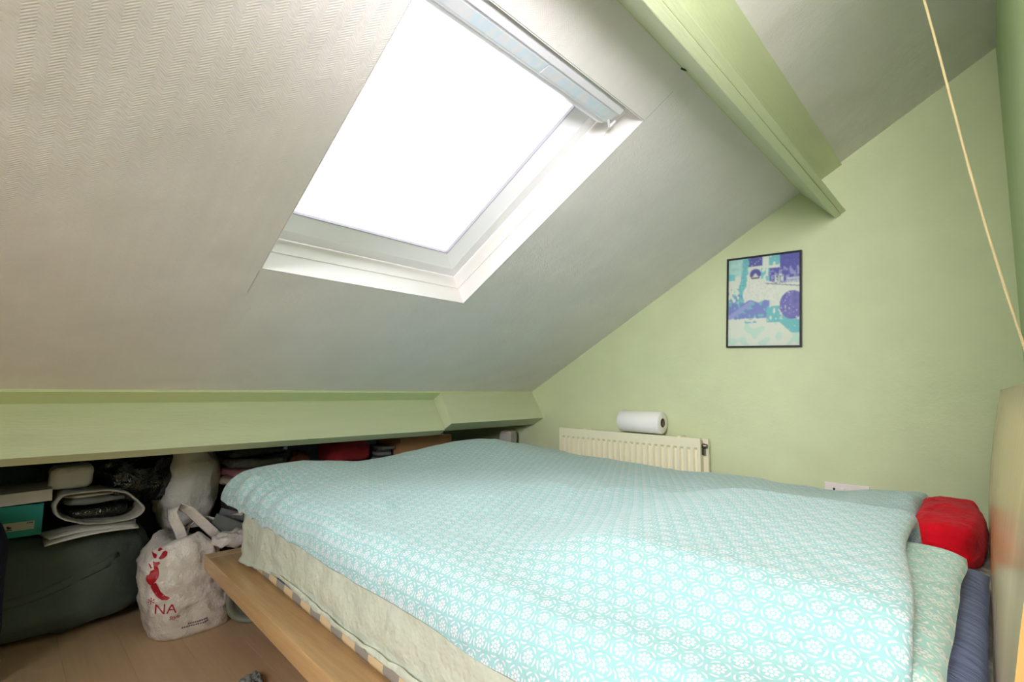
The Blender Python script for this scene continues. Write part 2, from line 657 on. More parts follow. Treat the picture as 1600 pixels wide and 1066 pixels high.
# roof skin outside so daylight only comes through the skylight
mb = MB()
T0, T1 = 0.15, 0.17
for (a, b, c, d) in ((u_lo + 0.02, UB - 0.05, YN - .1, YG + .1), (UT + 0.05, u_hi, YN - .1, YG + .1),
                     (UB - 0.05, UT + 0.05, YN - .1, YA - 0.05), (UB - 0.05, UT + 0.05, YB + 0.05, YG + .1)):
    mb.hexa([S(a, c, T0), S(b, c, T0), S(b, d, T0), S(a, d, T0), S(a, c, T1), S(b, c, T1), S(b, d, T1), S(a, d, T1)])
mb.build('roof_skin', M['dark_void'], ceil)

# ---------------------------------------------------------------- window_1: the skylight
win = empty('window_1', S(UB, YA, 0), 'white roof window in the sloping ceiling, glass blown out by daylight', None, None, 'structure')


def ring(name, prof, mat, parent, solid_out=None):
    mb = MB()
    vs = []
    for ins, o_ in prof:
        ia = ins * 0.62 if ins > 0.02 else ins      # the sash sits nearer the reveal on this side
        vs += [S(UB + ins, YA + ia, o_), S(UT - ins, YA + ia, o_), S(UT - ins, YB - ins, o_), S(UB + ins, YB - ins, o_)]
    fs = []
    for k in range(len(prof) - 1):
        for i in range(4):
            j = (i + 1) % 4
            fs.append((k * 4 + i, k * 4 + j, k * 4 + 4 + j, k * 4 + 4 + i))
    mb.add(vs, fs)
    return mb.build(name, mat, parent)


ring('reveal_lining', [(-0.010, 0.0205), (0.0012, 0.0205), (0.0012, -0.001), (0.0030, -0.001), (0.0030, 0.067), (-0.010, 0.067), (-0.010, 0.0205)], M['white_gloss'], win)
ring('window_frame', [(-0.03, 0.0665), (0.007, 0.0665), (0.008, 0.070), (0.012, 0.121), (-0.03, 0.121), (-0.03, 0.0665)], M['white_gloss'], win)
ring('sash', [(0.0135, 0.150), (0.0145, 0.118), (0.056, 0.112), (0.060, 0.115), (0.103, 0.139), (0.103, 0.150)], M['white_sash'], win)
ring('gasket', [(0.1025, 0.1375), (0.105, 0.1385), (0.105, 0.1495), (0.1025, 0.1495)], M['gasket'], win)
k = NT('window_glass')
gl = k.n('ShaderNodeBsdfGlossy')
gl.inputs['Roughness'].default_value = 0.02
tr = k.n('ShaderNodeBsdfTransparent')
tr.inputs[0].default_value = (0.96, 0.98, 0.97, 1)
mx = k.n('ShaderNodeMixShader')
fr = k.n('ShaderNodeFresnel')
k.link(k.math('MULTIPLY', fr.outputs[0], 0.5), mx.inputs[0])
k.link(tr.outputs[0], mx.inputs[1])
k.link(gl.outputs[0], mx.inputs[2])
k.link(mx.outputs[0], k.out.inputs['Surface'])
MB().hexa([S(UB + .1, YA + .06, .1405), S(UT - .1, YA + .06, .1405), S(UT - .1, YB - .1, .1405), S(UB + .1, YB - .1, .1405),
           S(UB + .1, YA + .06, .1445), S(UT - .1, YA + .06, .1445), S(UT - .1, YB - .1, .1445), S(UB + .1, YB - .1, .1445)]
          ).build('glass_pane', k.m, win)
# roller-blind cassette along the head of the window
prof = [(0.002, 0.020), (0.016, 0.012), (0.030, 0.012), (0.034, 0.018), (0.070, 0.030), (0.074, 0.036), (0.082, 0.040),
        (0.092, 0.058), (0.092, 0.105), (0.002, 0.108)]
MB().prism([S(UT - a, YA + 0.006, o_) for a, o_ in prof], (0, 0.655, 0)).build('blind_cassette', M['cassette'], win)
cas = win.children[-1]
k = NT('bluish_foil_tape')
nz = k.noise(k.mapping(k.coord(), (3, 9, 3)), 3.0, 4, 0.6)
k.link(k.ramp(nz, [(0.42, srgb(220, 218, 222)), (0.55, srgb(200, 216, 230)), (0.66, srgb(216, 220, 222))]), k.b.inputs['Base Color'])
k.b.inputs['Roughness'].default_value = 0.25
n_ = Vector(S(0, 0, 1)) - Vector(S(0, 0, 0))
tp = [(0.038, 0.0185), (0.066, 0.0278), (0.066, 0.0292), (0.038, 0.0199)]
for (ya, yb) in ((0.02, 0.36), (0.366, 0.64)):
    MB().prism([S(UT - a, YA + ya, o_) for a, o_ in tp], (0, yb - ya, 0)).build('foil_strip', k.m, cas)
br = MB()
br.prism([S(UT - a, YA + 0.661, o_) for a, o_ in [(0.012, 0.03), (0.06, 0.03), (0.075, 0.05), (0.075, 0.08), (0.012, 0.08)]], (0, 0.012, 0))
br.tube([S(UT - 0.06, YA + 0.655, 0.03), S(UT - 0.075, YA + 0.68, 0.028), S(UT - 0.055, YA + 0.69, 0.035)], 0.004, 8)
br.build('end_bracket', M['white_sash'], win, bevel=0.002)

# ---------------------------------------------------------------- trims: green roof timbers
# purlin hanging from the slope: two planks with a groove in the soffit
A_, B_ = Vector((-0.412, YG, 1.599)), Vector((-0.373, YG, 1.620))
Lt = Vector((-0.548, YG, 1.758))
dv = Lt - A_
ly = (0, YN - YG, 0)
pur = empty('trim_1', (A_.x, YG, A_.z), 'pale green purlin on edge under the slope, grooved soffit', None, None, 'structure')
G1 = A_.lerp(B_, 0.52)
G2 = A_.lerp(B_, 0.535)
stp = dv.normalized() * 0.004
MB().prism([A_, G1, G1 + dv, A_ + dv], ly).build('purlin_plank', M['beam'], pur, bevel=0.0025)
MB().prism([G2 + stp, B_ + stp, B_ + dv, G2 + dv], ly).build('purlin_plank', M['beam'], pur, bevel=0.0025)
# flat board against the ceiling behind the purlin
uC = (-0.386 - P0X) / CT
uL = (-0.535 - P0X) / CT
struct(MB().prism([S(uC, YG, 0.0), S(uC, YG, -0.011), S(uL, YG, -0.011), S(uL, YG, 0.0)], ly).build('trim_2', M['beam'], bevel=0.001))
# long eave beam, lower and set back
d_in = Vector((-0.81, 0, -0.588)) * 0.045
a, b = Vector((-2.122, 1.588, 0.859)), Vector((-1.998, 1.588, 0.689))
struct(MB().prism([a, b, b + d_in, a + d_in], (0, YN - 1.588, 0)).build('trim_3', M['beam'], bevel=0.002))
# short projecting beam at the gable end
a, b = Vector((-2.050, 1.590, 0.884)), Vector((-1.949, 1.590, 0.724))
d_in = Vector((-0.87, 0, -0.49)) * 0.088
struct(MB().prism([a, b, b + d_in, a + d_in], (0, YG - 1.590, 0.004)).build('trim_4', M['beam'], bevel=0.002))
# thin cover board on the ceiling along the top of the eave beams
u1, u2 = (-2.046 - P0X) / CT, (-2.13 - P0X) / CT
struct(MB().prism([S(u1, YG, 0.0), S(u1, YG, -0.010), S(u2, YG, -0.010), S(u2, YG, 0.0)], ly).build('trim_5', M['beam_edge'], bevel=0.001))

# ================================================================== BED
BX, BY, BA = -2.055, 0.560, R(2.0)
cB, sB = math.cos(BA), math.sin(BA)


def B(lx, ly_, z):
    return (BX + lx * cB + ly_ * sB, BY - lx * sB + ly_ * cB, z)


bed = empty('bed', B(0, 0.8, 0), 'low oak veneer platform bed with a tall curved headboard', 'bed')


def bboard(name, lx0, lx1, ly0, ly1, z0, z1, mat, bevel=0.002, along='x'):
    mb = MB()
    c = [(lx0, ly0), (lx1, ly0), (lx1, ly1), (lx0, ly1)]
    mb.hexa([B(a, b, z0) for a, b in c] + [B(a, b, z1) for a, b in c])
    o = mb.build(name, mat, bed, bevel=bevel)
    return plank_uv(o, 0 if along == 'x' else 1)


RZ0, RZ1 = 0.250, 0.300
bboard('side_rail', 0.054, 2.03, 0.0, 0.16, RZ0, RZ1, M['oak'])
bboard('side_rail', 0.054, 2.03, 1.39, 1.55, RZ0, RZ1, M['oak'])
bboard('foot_rail', 0.0, 0.051, 0.0, 1.55, RZ0, RZ1, M['oak'], along='y')
bboard('slat_base', 0.052, 2.03, 0.161, 1.389, RZ0, RZ1 - 0.004, M['oak_side'])
for lx in (0.30, 1.75):
    for ly_ in (0.22, 1.29):
        bboard('leg', lx, lx + 0.06, ly_, ly_ + 0.06, 0, RZ0, M['oak_side'])
# headboard: gently curved plywood, rounded top corners, standing along the side wall
prof = []
NZ = 22
for i in range(NZ + 1):
    z = 0.02 + 0.893 * i / NZ
    t = max(0.0, (z - 0.35) / 0.56)
    prof.append((z, -0.030 + 0.052 * t ** 2.0))


def head_grid(off, ny=26):
    vs, uvs = [], []
    for j in range(ny + 1):
        t = j / ny
        yv = 0.56 + t * (2.105 - 0.56)
        dd = min(t, 1 - t) * (2.105 - 0.56)
        for z, x in prof:
            zz = z
            if dd < 0.07:
                zz = z - (0.045 * (1 - math.sqrt(max(0, 1 - (1 - dd / 0.07) ** 2)))) * (max(0, (z - 0.3)) / 0.6)
            # slight yaw, as it stands
            vs.append((x + off + 0.008 * (1 - t) - 0.005 * t, yv, zz))
            uvs.append((zz * 1.0, yv))
    return vs, uvs


ny = 26
v1, q1 = head_grid(0.0)
v2, q2 = head_grid(0.024)
n = NZ + 1
fs_face, fs_edge = [], []
K = len(v1)
for j in range(ny):
    for i in range(NZ):
        a = j * n + i
        fs_face.append((a, a + 1, a + n + 1, a + n))
        fs_face.append((K + a, K + a + n, K + a + n + 1, K + a + 1))
for i in range(NZ):
    for j in (0, ny):
        a = j * n + i
        fs_edge.append((a, a + 1, K + a + 1, K + a))
for j in range(ny):
    for i in (0, NZ):
        a = j * n + i
        fs_edge.append((a, a + n, K + a + n, K + a))
hb = obj('headboard', v1 + v2, fs_face + fs_edge, [M['head_face'], M['head_edge']], bed, q1 + q2, False)
for pi, pg in enumerate(hb.data.polygons):
    if pi >= len(fs_face):
        pg.material_index = 1
    else:
        pg.use_smooth = True

# ---------------------------------------------------------------- mattress and sheet
MX0, MX1, MY0, MY1, MZ0, MZ1 = 0.130, 2.015, 0.085, 1.470, 0.302, 0.518


def rrect(x0, x1, y0, y1, r, n_side=60, n_c=8):
    pts = []

    def seg(a, b, n_):
        for i in range(n_):
            t = i / n_
            pts.append((a[0] + (b[0] - a[0]) * t, a[1] + (b[1] - a[1]) * t))

    def arc(c, a0):
        for i in range(n_c):
            t = a0 + (math.pi / 2) * i / n_c
            pts.append((c[0] + r * math.cos(t), c[1] + r * math.sin(t)))
    seg((x0 + r, y0), (x1 - r, y0), n_side * 2)
    arc((x1 - r, y0 + r), -math.pi / 2)
    seg((x1, y0 + r), (x1, y1 - r), n_side)
    arc((x1 - r, y1 - r), 0)
    seg((x1 - r, y1), (x0 + r, y1), n_side)
    arc((x0 + r, y1 - r), math.pi / 2)
    seg((x0, y1 - r), (x0, y0 + r), n_side)
    arc((x0 + r, y0 + r), math.pi)
    return pts


def shell(levels, wob=None, cap_top=True, cap_bot=True):
    """levels: (inset, z) -> stacked rounded rectangles; UV = (arc length, height)"""
    base = rrect(MX0, MX1, MY0, MY1, 0.055)
    n_ = len(base)
    cx, cy = (MX0 + MX1) / 2, (MY0 + MY1) / 2
    # normals
    vs, uvs, fs = [], [], []
    acc = [0.0]
    for i in range(1, n_):
        acc.append(acc[-1] + math.hypot(base[i][0] - base[i - 1][0], base[i][1] - base[i - 1][1]))
    h = 0.0
    for L, (ins, z) in enumerate(levels):
        if L:
            h += math.hypot(levels[L][0] - levels[L - 1][0], levels[L][1] - levels[L - 1][1])
        for i in range(n_):
            a, b = base[i - 1], base[(i + 1) % n_]
            tx, ty = b[0] - a[0], b[1] - a[1]
            l = math.hypot(tx, ty)
            nx, ny_ = ty / l, -tx / l
            x, y_, zz = base[i][0] - nx * ins, base[i][1] - ny_ * ins, z
            if wob:
                dn, dz = wob(acc[i], L, x, y_)
                x += nx * dn
                y_ += ny_ * dn
                zz += dz
            vs.append(B(x, y_, zz))
            uvs.append((acc[i], h))
    for L in range(len(levels) - 1):
        for i in range(n_):
            j = (i + 1) % n_
            fs.append((L * n_ + i, L * n_ + j, (L + 1) * n_ + j, (L + 1) * n_ + i))
    if cap_bot:
        fs.append(tuple(range(n_))[::-1])
    if cap_top:
        t0 = (len(levels) - 1) * n_
        fs.append(tuple(t0 + i for i in range(n_)))
    return vs, fs, uvs


lv = [(0.02, 0.3025), (-0.004, 0.305), (-0.009, 0.316), (-0.007, 0.334), (-0.003, 0.350), (0.0, 0.37), (-0.004, 0.44), (0.0, 0.48), (0.012, 0.505), (0.04, 0.5165)]
vs, fs, uvs = shell(lv)
mt = obj('mattress', vs, fs, M['check'], None, uvs, True, B(1.0, 0.78, 0.302))
tag(mt, 'mattress with beige, grey and blue checked ticking showing below the sheet', 'mattress')


def sheet_wob(s, L, x, y_):
    near = s < 2.1
    k_ = max(0.0, 1 - L / 5.0)
    w1 = noise.noise(Vector((s * 2.1, 3.3, 0))) * 0.5 + 0.5
    w2 = noise.noise(Vector((s * 7.0, 9.3, 0)))
    dz = k_ * (0.006 + (0.028 + 0.026 * w1 + 0.010 * min(1.2, s)) * min(1, max(0, s - 0.02) * 3.0) + 0.002 * w2) if near else 0.0
    dn = 0.0035 * math.sin(s * 60 + L * 1.3 + 4 * noise.noise(Vector((s * 3, L * 0.3, 0)))) * 0.5
    dn += 0.010 * fbm((s * 1.0 + L * 0.05, L * 0.07, 0), 6, 5, 3)
    dn = max(dn, -0.003)
    if L == 0:
        dn += 0.003
    return dn, dz


lv = [(-0.016, 0.304), (-0.022, 0.306), (-0.019, 0.314), (-0.015, 0.325), (-0.011, 0.345), (-0.013, 0.37), (-0.014, 0.40), (-0.013, 0.43),
      (-0.012, 0.46), (-0.008, 0.49), (0.006, 0.513), (0.035, 0.5225), (0.08, 0.5235)]
vs, fs, uvs = shell(lv, sheet_wob, cap_bot=False)
sh = obj('fitted_sheet', vs, fs, M['sheet'], None, uvs, True, B(1.0, 0.78, 0.32))
tag(sh, 'creased pale green fitted sheet pulled over the mattress', 'sheet')

# ---------------------------------------------------------------- pillows, red blanket


def pad(name, mat, x0, x1, y0, y1, zb, zt, r=0.05, amp=0.006, seed=1, nx=40, ny=60, tilt=None, uvrot=False):
    """soft cushion: rounded lens between zb and zt"""
    def axis(a, b, n_):
        out = []
        for i in range(n_ + 1):
            t = i / n_
            t2 = 0.5 - 0.5 * math.cos(math.pi * t)
            out.append(a + (b - a) * (0.35 * t + 0.65 * t2))
        return out
    xs, ys_ = axis(x0, x1, nx), axis(y0, y1, ny)
    zm = (zb + zt) / 2
    top, bot, uvs = [], [], []
    for yv in ys_:
        for xv in xs:
            dx = min(xv - x0, x1 - xv)
            dy = min(yv - y0, y1 - yv)
            px = math.sqrt(max(0, 1 - (1 - min(dx / r, 1)) ** 2))
            py = math.sqrt(max(0, 1 - (1 - min(dy / r, 1)) ** 2))
            k_ = px * py
            nz = amp * fbm((xv, yv, 0), 9, seed)
            xx = xv + 0.006 * noise.noise(Vector((yv * 7, seed, 0)))
            yy = yv + 0.006 * noise.noise(Vector((xv * 7, seed + 4, 0)))
            dz = tilt(xv, yv) if tilt else 0.0
            top.append((xx, yy, zm + (zt - zm) * k_ + nz * k_ + dz))
            bot.append((xx, yy, zm - (zm - zb) * k_))
            uvs.append((xv, yv))
    n_ = nx + 1
    fs_ = []
    K_ = len(top)
    for j in range(ny):
        for i in range(nx):
            a = j * n_ + i
            fs_.append((a, a + 1, a + n_ + 1, a + n_))
            fs_.append((K_ + a, K_ + a + n_, K_ + a + n_ + 1, K_ + a + 1))
    return obj(name, top + bot, fs_, mat, None, uvs + uvs, True, ((x0 + x1) / 2, (y0 + y1) / 2, zb))


o = pad('pillow', M['denim'], -0.44, -0.024, 0.66, 1.36, 0.526, 0.570, 0.05, 0.005, 3)
tag(o, 'blue-grey cotton pillow squeezed against the headboard, under the flowered pillow', 'pillow')
o = pad('pillow', M['pillow_teal'], -0.52, -0.052, 0.66, 1.28, 0.573, 0.616, 0.06, 0.004, 8)
tag(o, 'teal pillow with white flower print, half under the duvet', 'pillow')
vs, fs = lump_mesh((-0.092, 1.62, 0.577), (0.060, 0.195, 0.051), 0.5, 0.4, 0.010, 9, 5, 0.526, 56, 30, 0.004, 14)
o = obj('blanket', vs, fs, M['red'], None, None, True, (-0.125, 1.60, 0.526))
tag(o, 'rolled red fleece blanket at the head of the bed beside the headboard', 'blanket')

# ---------------------------------------------------------------- duvet
DX0 = -2.005
DXH = lambda yv: -0.068 - 0.062 * (yv - 0.60) - 0.022 * math.exp(-((yv - 1.66) / 0.24) ** 2) - 0.02 * math.exp(-((yv - 1.05) / 0.25) ** 2) + 0.006 * math.sin(yv * 9)
DYN = lambda x: 0.568 - 0.036 * (x + 2.05) + 0.010 * noise.noise(Vector((x * 3.1, 1.2, 0))) + 0.006 * noise.noise(Vector((x * 9, 2.2, 0)))
DYF = 2.135
G = lambda x, y_, cx, cy, rx, ry: math.exp(-((x - cx) / rx) ** 2 - ((y_ - cy) / ry) ** 2)


def duvet_top(x, y_):
    h = 0.582
    h += 0.060 * G(x, y_, -1.85, 1.72, 0.30, 0.30)
    h += 0.020 * G(x, y_, -1.88, 1.35, 0.20, 0.25)
    h += 0.036 * G(x, y_, -1.86, 0.80, 0.20, 0.22)
    h -= 0.022 * G(x, y_, -0.9, 2.15, 0.7, 0.30)
    h += 0.012 * G(x, y_, -0.24, 1.05, 0.30, 0.40)
    h += 0.030 * G(x, y_, -0.17, 1.80, 0.11, 0.24)
    h -= 0.014 * G(x, y_, -0.48, 2.1, 0.16, 0.25)
    h += 0.012 * G(x, y_, -0.8, 1.2, 0.5, 0.35)
    # long soft folds
    h += 0.010 * noise.noise(Vector((x * 2.6 + y_ * 1.2, y_ * 2.2 - x * 0.6, 4.0)))
    h += 0.0065 * noise.noise(Vector((x * 6.0 + y_ * 3.0, y_ * 5.0, 7.0)))
    # creases
    cr = ridged((x * 1.0 + 0.4 * y_, y_ * 0.7, 0), 4.2, 3.0)
    h += 0.016 * max(0, cr) ** 2
    cr = ridged((x * 0.8 - 0.5 * y_, y_ * 1.1, 3), 7.0, 8.0)
    h += 0.009 * max(0, cr) ** 2
    # pleats along the near foot corner
    e = max(0.0, 1 - (y_ - 0.56) / 0.26) * math.exp(-((x + 1.72) / 0.34) ** 2)
    h += 0.011 * e * math.sin(x * 58 + 3 * noise.noise(Vector((x * 4, y_ * 3, 0))) + y_ * 9)
    # ridge of the turned edge by the pillows
    h += 0.020 * math.exp(-(((x + 0.24) + 0.10 * (y_ - 1.2)) / 0.045) ** 2) * G(0, y_, 0, 1.5, 1, 0.5)
    return h


def duvet():
    NX, NY = 230, 210
    def ax(n_, k_=0.7):
        return [(1 - k_) * i / n_ + k_ * (0.5 - 0.5 * math.cos(math.pi * i / n_)) for i in range(n_ + 1)]
    A, Bq = ax(NX), ax(NY)
    top, bot = [], []
    for tb in Bq:
        for ta in A:
            yn = DYN(DX0 + ta * 1.9)
            y_ = yn + tb * (DYF - yn)
            xh = DXH(y_)
            x = DX0 + ta * (xh - DX0)
            # rounded plan corners at the foot
            dxf, dxh = x - DX0, xh - x
            dyn, dyf = y_ - yn, DYF - y_
            R1 = 0.10
            def prf(d, r):
                return math.sqrt(max(0.0, 1 - (1 - min(d / r, 1)) ** 2))
            if dxf < R1 and dyn < R1:      # near foot corner
                q = math.hypot(R1 - dxf, R1 - dyn)
                dc = max(0, R1 - q)
                if q > R1:
                    s_ = R1 / q
                    x = DX0 + R1 - (R1 - dxf) * s_
                    y_ = yn + R1 - (R1 - dyn) * s_
                    dc = 0
                kf = prf(dc, R1)
            else:
                kf = prf(dxf, 0.09) * prf(dyn, 0.085)
            kh = prf(dxh, 0.028)
            kr = prf(dyf, 0.06)
            H = duvet_top(x, y_)
            k_ = kf * kr
            hang = max(0.0, 1 - min(dxf, dyn, 9) / 0.12)
            zm = min(H - 0.045, 0.538) - 0.026 * hang
            zlow = 0.490 + 0.006 * noise.noise(Vector((x * 8, 5, 0)))
            inner = 0.5265
            # under the head end the duvet lies on the pillows
            pil = 0.0
            sm = lambda q: (lambda r: r * r * (3 - 2 * r))(min(1, max(0, q)))
            if x > -0.86 and 0.50 < y_ < 1.44:
                wx = sm((x + 0.85) / 0.42)
                wy = sm((y_ - 0.555) / 0.20) * sm((1.46 - y_) / 0.14)
                pil = 0.098 * wx * wy
            if x > -0.29 and y_ > 1.36:
                wx = min(1, max(0, (x + 0.29) / 0.06))
                wy = min(1, max(0, (y_ - 1.36) / 0.06)) * min(1, max(0, (1.86 - y_) / 0.06))
                pil = max(pil, 0.0)
            if pil:
                q0, q1 = H, inner + pil + 0.030
                H = (q0 + q1 + math.sqrt((q0 - q1) ** 2 + 0.0012)) / 2
                zm = max(zm, inner + pil * 0.9)
            zb_ = inner + pil
            if hang > 0 and pil < 0.02:
                zb_ = zlow + (inner - zlow) * (1 - hang) ** 0.35
            zt = zm + (H - zm) * k_
            zbb = zm - (zm - zb_) * (k_ ** 0.8)
            if kh < 1:
                mid = (zt + zbb) / 2
                zt = mid + (zt - mid) * (0.25 + 0.75 * kh)
                zbb = mid - (mid - zbb) * (0.25 + 0.75 * kh)
            if k_ == 0:
                zt = zbb = zm
            top.append(Vector((x, y_, zt)))
            bot.append(Vector((x, y_, min(zbb, zt))))
    n_ = NX + 1
    # arc-length UVs
    uu = [0.0] * len(top)
    vv = [0.0] * len(top)
    for j in range(NY + 1):
        for i in range(1, n_):
            uu[j * n_ + i] = uu[j * n_ + i - 1] + (top[j * n_ + i] - top[j * n_ + i - 1]).length
        mid = uu[j * n_ + NX // 2]
        x_mid = top[j * n_ + NX // 2].x
        for i in range(n_):
            uu[j * n_ + i] += x_mid - mid
    for i in range(n_):
        for j in range(1, NY + 1):
            vv[j * n_ + i] = vv[(j - 1) * n_ + i] + (top[j * n_ + i] - top[(j - 1) * n_ + i]).length
        mid = vv[(NY // 2) * n_ + i]
        y_mid = top[(NY // 2) * n_ + i].y
        for j in range(NY + 1):
            vv[j * n_ + i] += y_mid - mid
    uvs = list(zip(uu, vv))
    fs_ = []
    K_ = len(top)
    for j in range(NY):
        for i in range(NX):
            a = j * n_ + i
            fs_.append((a, a + 1, a + n_ + 1, a + n_))
            fs_.append((K_ + a, K_ + a + n_, K_ + a + n_ + 1, K_ + a + 1))
    # head hem
    for j in range(NY):
        a = j * n_ + NX
        fs_.append((a, K_ + a, K_ + a + n_, a + n_))
    return obj('duvet', top + bot, fs_, M['duvet'], None, uvs + uvs, True, (-1.1, 1.35, 0.525))


tag(duvet(), 'teal duvet with white flower and ring print spread over the bed', 'duvet')

# ================================================================== ON AND BY THE GABLE WALL
# radiator
rad = empty('radiator', (-1.35, 2.24, 0.09), 'cream double panel radiator on the green wall behind the bed', 'radiator')
RX0, RX1, RZb, RZt = -1.751, -0.951, 0.095, 0.688


def panel(yf, sgn, flutes=24):
    """pressed sheet with vertical flutes"""
    xs = []
    pit = (RX1 - RX0 - 0.02) / flutes
    x = RX0 + 0.010
    prof_ = [(RX0, 0)]
    for i in range(flutes):
        a = x + i * pit
        prof_ += [(a + pit * 0.28, 0), (a + pit * 0.42, 1), (a + pit * 0.70, 1), (a + pit * 0.92, 0)]
    prof_.append((RX1, 0))
    zs = [(RZb, 0), (RZb + 0.040, 0), (RZb + 0.052, 1), (RZt - 0.054, 1), (RZt - 0.042, 0), (RZt, 0)]
    vs_, fs_ = [], []
    for z, kz in zs:
        for xx, kx in prof_:
            vs_.append((xx, yf + sgn * 0.013 * kx * kz, z))
    n_ = len(prof_)
    for j in range(len(zs) - 1):
        for i in range(n_ - 1):
            a = j * n_ + i
            fs_.append((a, a + 1, a + n_ + 1, a + n_))
    # back skin
    b = len(vs_)
    vs_ += [(RX0, yf + sgn * 0.015, RZb), (RX1, yf + sgn * 0.015, RZb), (RX1, yf + sgn * 0.015, RZt), (RX0, yf + sgn * 0.015, RZt)]
    fs_.append((b, b + 1, b + 2, b + 3))
    l0, l1, r0_, r1 = 0, (len(zs) - 1) * n_, n_ - 1, len(zs) * n_ - 1
    fs_ += [(l0, r0_, b + 1, b), (l1, r1, b + 2, b + 3), (l0, l1, b + 3, b), (r0_, r1, b + 2, b + 1)]
    return vs_, fs_


vs, fs = panel(2.200, 1)       # flutes pressed back, so the lands stand proud
obj('front_panel', vs, fs, M['radiator'], rad)
vs, fs = panel(2.268, -1)
vs = [(v[0] + 0.014, v[1], v[2] - 0.004) for v in vs]
obj('back_panel', vs, fs, M['radiator'], rad)
mb = MB()
for k_ in range(40):
    x = RX0 + 0.03 + k_ * 0.0195
    mb.box((x, 2.2155, RZb + 0.05), (x + 0.002, 2.2525, RZt - 0.02))
fn = mb.build('convector_fins', M['radiator'], rad)
fn['kind'] = 'stuff'
mb = MB().box((RX0 + 0.012, 2.2155, RZt - 0.012), (RX1 - 0.012, 2.2525, RZt - 0.006))
mb.build('top_grille', M['radiator'], rad, bevel=0.001)
for x in (RX0 + 0.16, RX1 - 0.11):
    MB().box((x, 2.206, RZt - 0.006), (x + 0.016, 2.262, RZt + 0.003)).build('grille_clip', M['radiator'], rad, bevel=0.001)
for x in (RX0 + 0.15, RX1 - 0.15):
    MB().box((x, 2.278, 0.2), (x + 0.03, 2.2995, 0.62)).build('wall_bracket', M['radiator'], rad)
mb = MB().tube([(RX1 - 0.002, 2.232, RZt - 0.035), (RX1 + 0.006, 2.232, RZt - 0.035), (RX1 + 0.018, 2.232, RZt - 0.035)], [0.012, 0.012, 0.009], 12)
mb.build('bleed_valve', M['chrome'], rad)
mb = MB().box((RX1 - 0.004, 2.224, RZt - 0.075), (RX1 + 0.010, 2.236, RZt - 0.048))
mb.build('corner_lug', M['chrome'], rad, bevel=0.001)

# kitchen paper
rc, rr_, rl = Vector((-1.145, 2.232, RZt + 0.057)), 0.0535, 0.225


def ringed(x, r, n_=40):
    return [(x, rc.y + r * math.cos(2 * math.pi * i / n_), rc.z + r * math.sin(2 * math.pi * i / n_)) for i in range(n_)]


roll = empty('paper_roll', (rc.x - rl / 2, rc.y, RZt), 'roll of white kitchen paper lying on top of the radiator', 'paper roll')
secs = [(0, 0.022), (0, rr_ - 0.004), (-0.004, rr_), (-rl + 0.004, rr_), (-rl, rr_ - 0.004), (-rl, 0.022), (0, 0.022)]
vs, fs = [], []
for dx, r_ in secs:
    vs += ringed(rc.x + dx, r_)
for k_ in range(len(secs) - 1):
    for i in range(40):
        j = (i + 1) % 40
        fs.append((k_ * 40 + i, k_ * 40 + j, k_ * 40 + 40 + j, k_ * 40 + 40 + i))
o = obj('paper', vs, fs, M['paper'], roll, None, True)
secs = [(0.001, 0.019), (0.001, 0.0215), (-rl - 0.001, 0.0215), (-rl - 0.001, 0.019), (0.001, 0.019)]
vs, fs = [], []
for dx, r_ in secs:
    vs += ringed(rc.x + dx, r_)
for k_ in range(len(secs) - 1):
    for i in range(40):
        j = (i + 1) % 40
        fs.append((k_ * 40 + i, k_ * 40 + j, k_ * 40 + 40 + j, k_ * 40 + 40 + i))
obj('card_core', vs, fs, M['core'], roll, None, True)

# double socket
sk = empty('wall_socket', (-0.423, YG, 0.46), 'white double switched socket low on the green wall above the duvet', 'socket')
MB().box((-0.4955, YG - 0.010, 0.464), (-0.3500, YG - 0.0005, 0.550)).build('face_plate', M['socket'], sk, bevel=0.003)
for cx_ in (-0.463, -0.383):
    MB().box((cx_ - 0.0035, YG - 0.0108, 0.522), (cx_ + 0.0035, YG - 0.008, 0.531)).build('pin_hole', M['dark_hole'], sk)
    for s_ in (-0.011, 0.011):
        MB().box((cx_ + s_ - 0.004, YG - 0.0108, 0.502), (cx_ + s_ + 0.004, YG - 0.008, 0.506)).build('pin_hole', M['dark_hole'], sk)
for cx_ in (-0.434, -0.412):
    MB().box((cx_ - 0.006, YG - 0.015, 0.513), (cx_ + 0.006, YG - 0.009, 0.534)).build('rocker_switch', M['socket'], sk, bevel=0.002)

# framed photograph
PX0, PX1, PZ0, PZ1 = -0.848, -0.544, 1.091, 1.497
pic = empty('picture_frame', (-0.696, YG, PZ0), 'thin black frame with a faded blue and teal photo print', 'picture')
FW_, FD = 0.007, 0.016


def hung(v):        # hangs a little crooked
    return (v[0] + 0.040 * (v[2] - 1.294), v[1], v[2] - 0.040 * (v[0] + 0.696))


mb = MB()
out_ = [(PX0, PZ0), (PX1, PZ0), (PX1, PZ1), (PX0, PZ1)]
inn = [(PX0 + FW_, PZ0 + FW_), (PX1 - FW_, PZ0 + FW_), (PX1 - FW_, PZ1 - FW_), (PX0 + FW_, PZ1 - FW_)]
for i in range(4):
    j = (i + 1) % 4
    q = [out_[i], out_[j], inn[j], inn[i]]
    mb.hexa([hung((x, YG - 0.001, z)) for x, z in q] + [hung((x, YG - FD, z)) for x, z in q])
mb.build('frame', M['black'], pic)
NXp, NZp = 100, 134
vs, fs, cols = [], [], []


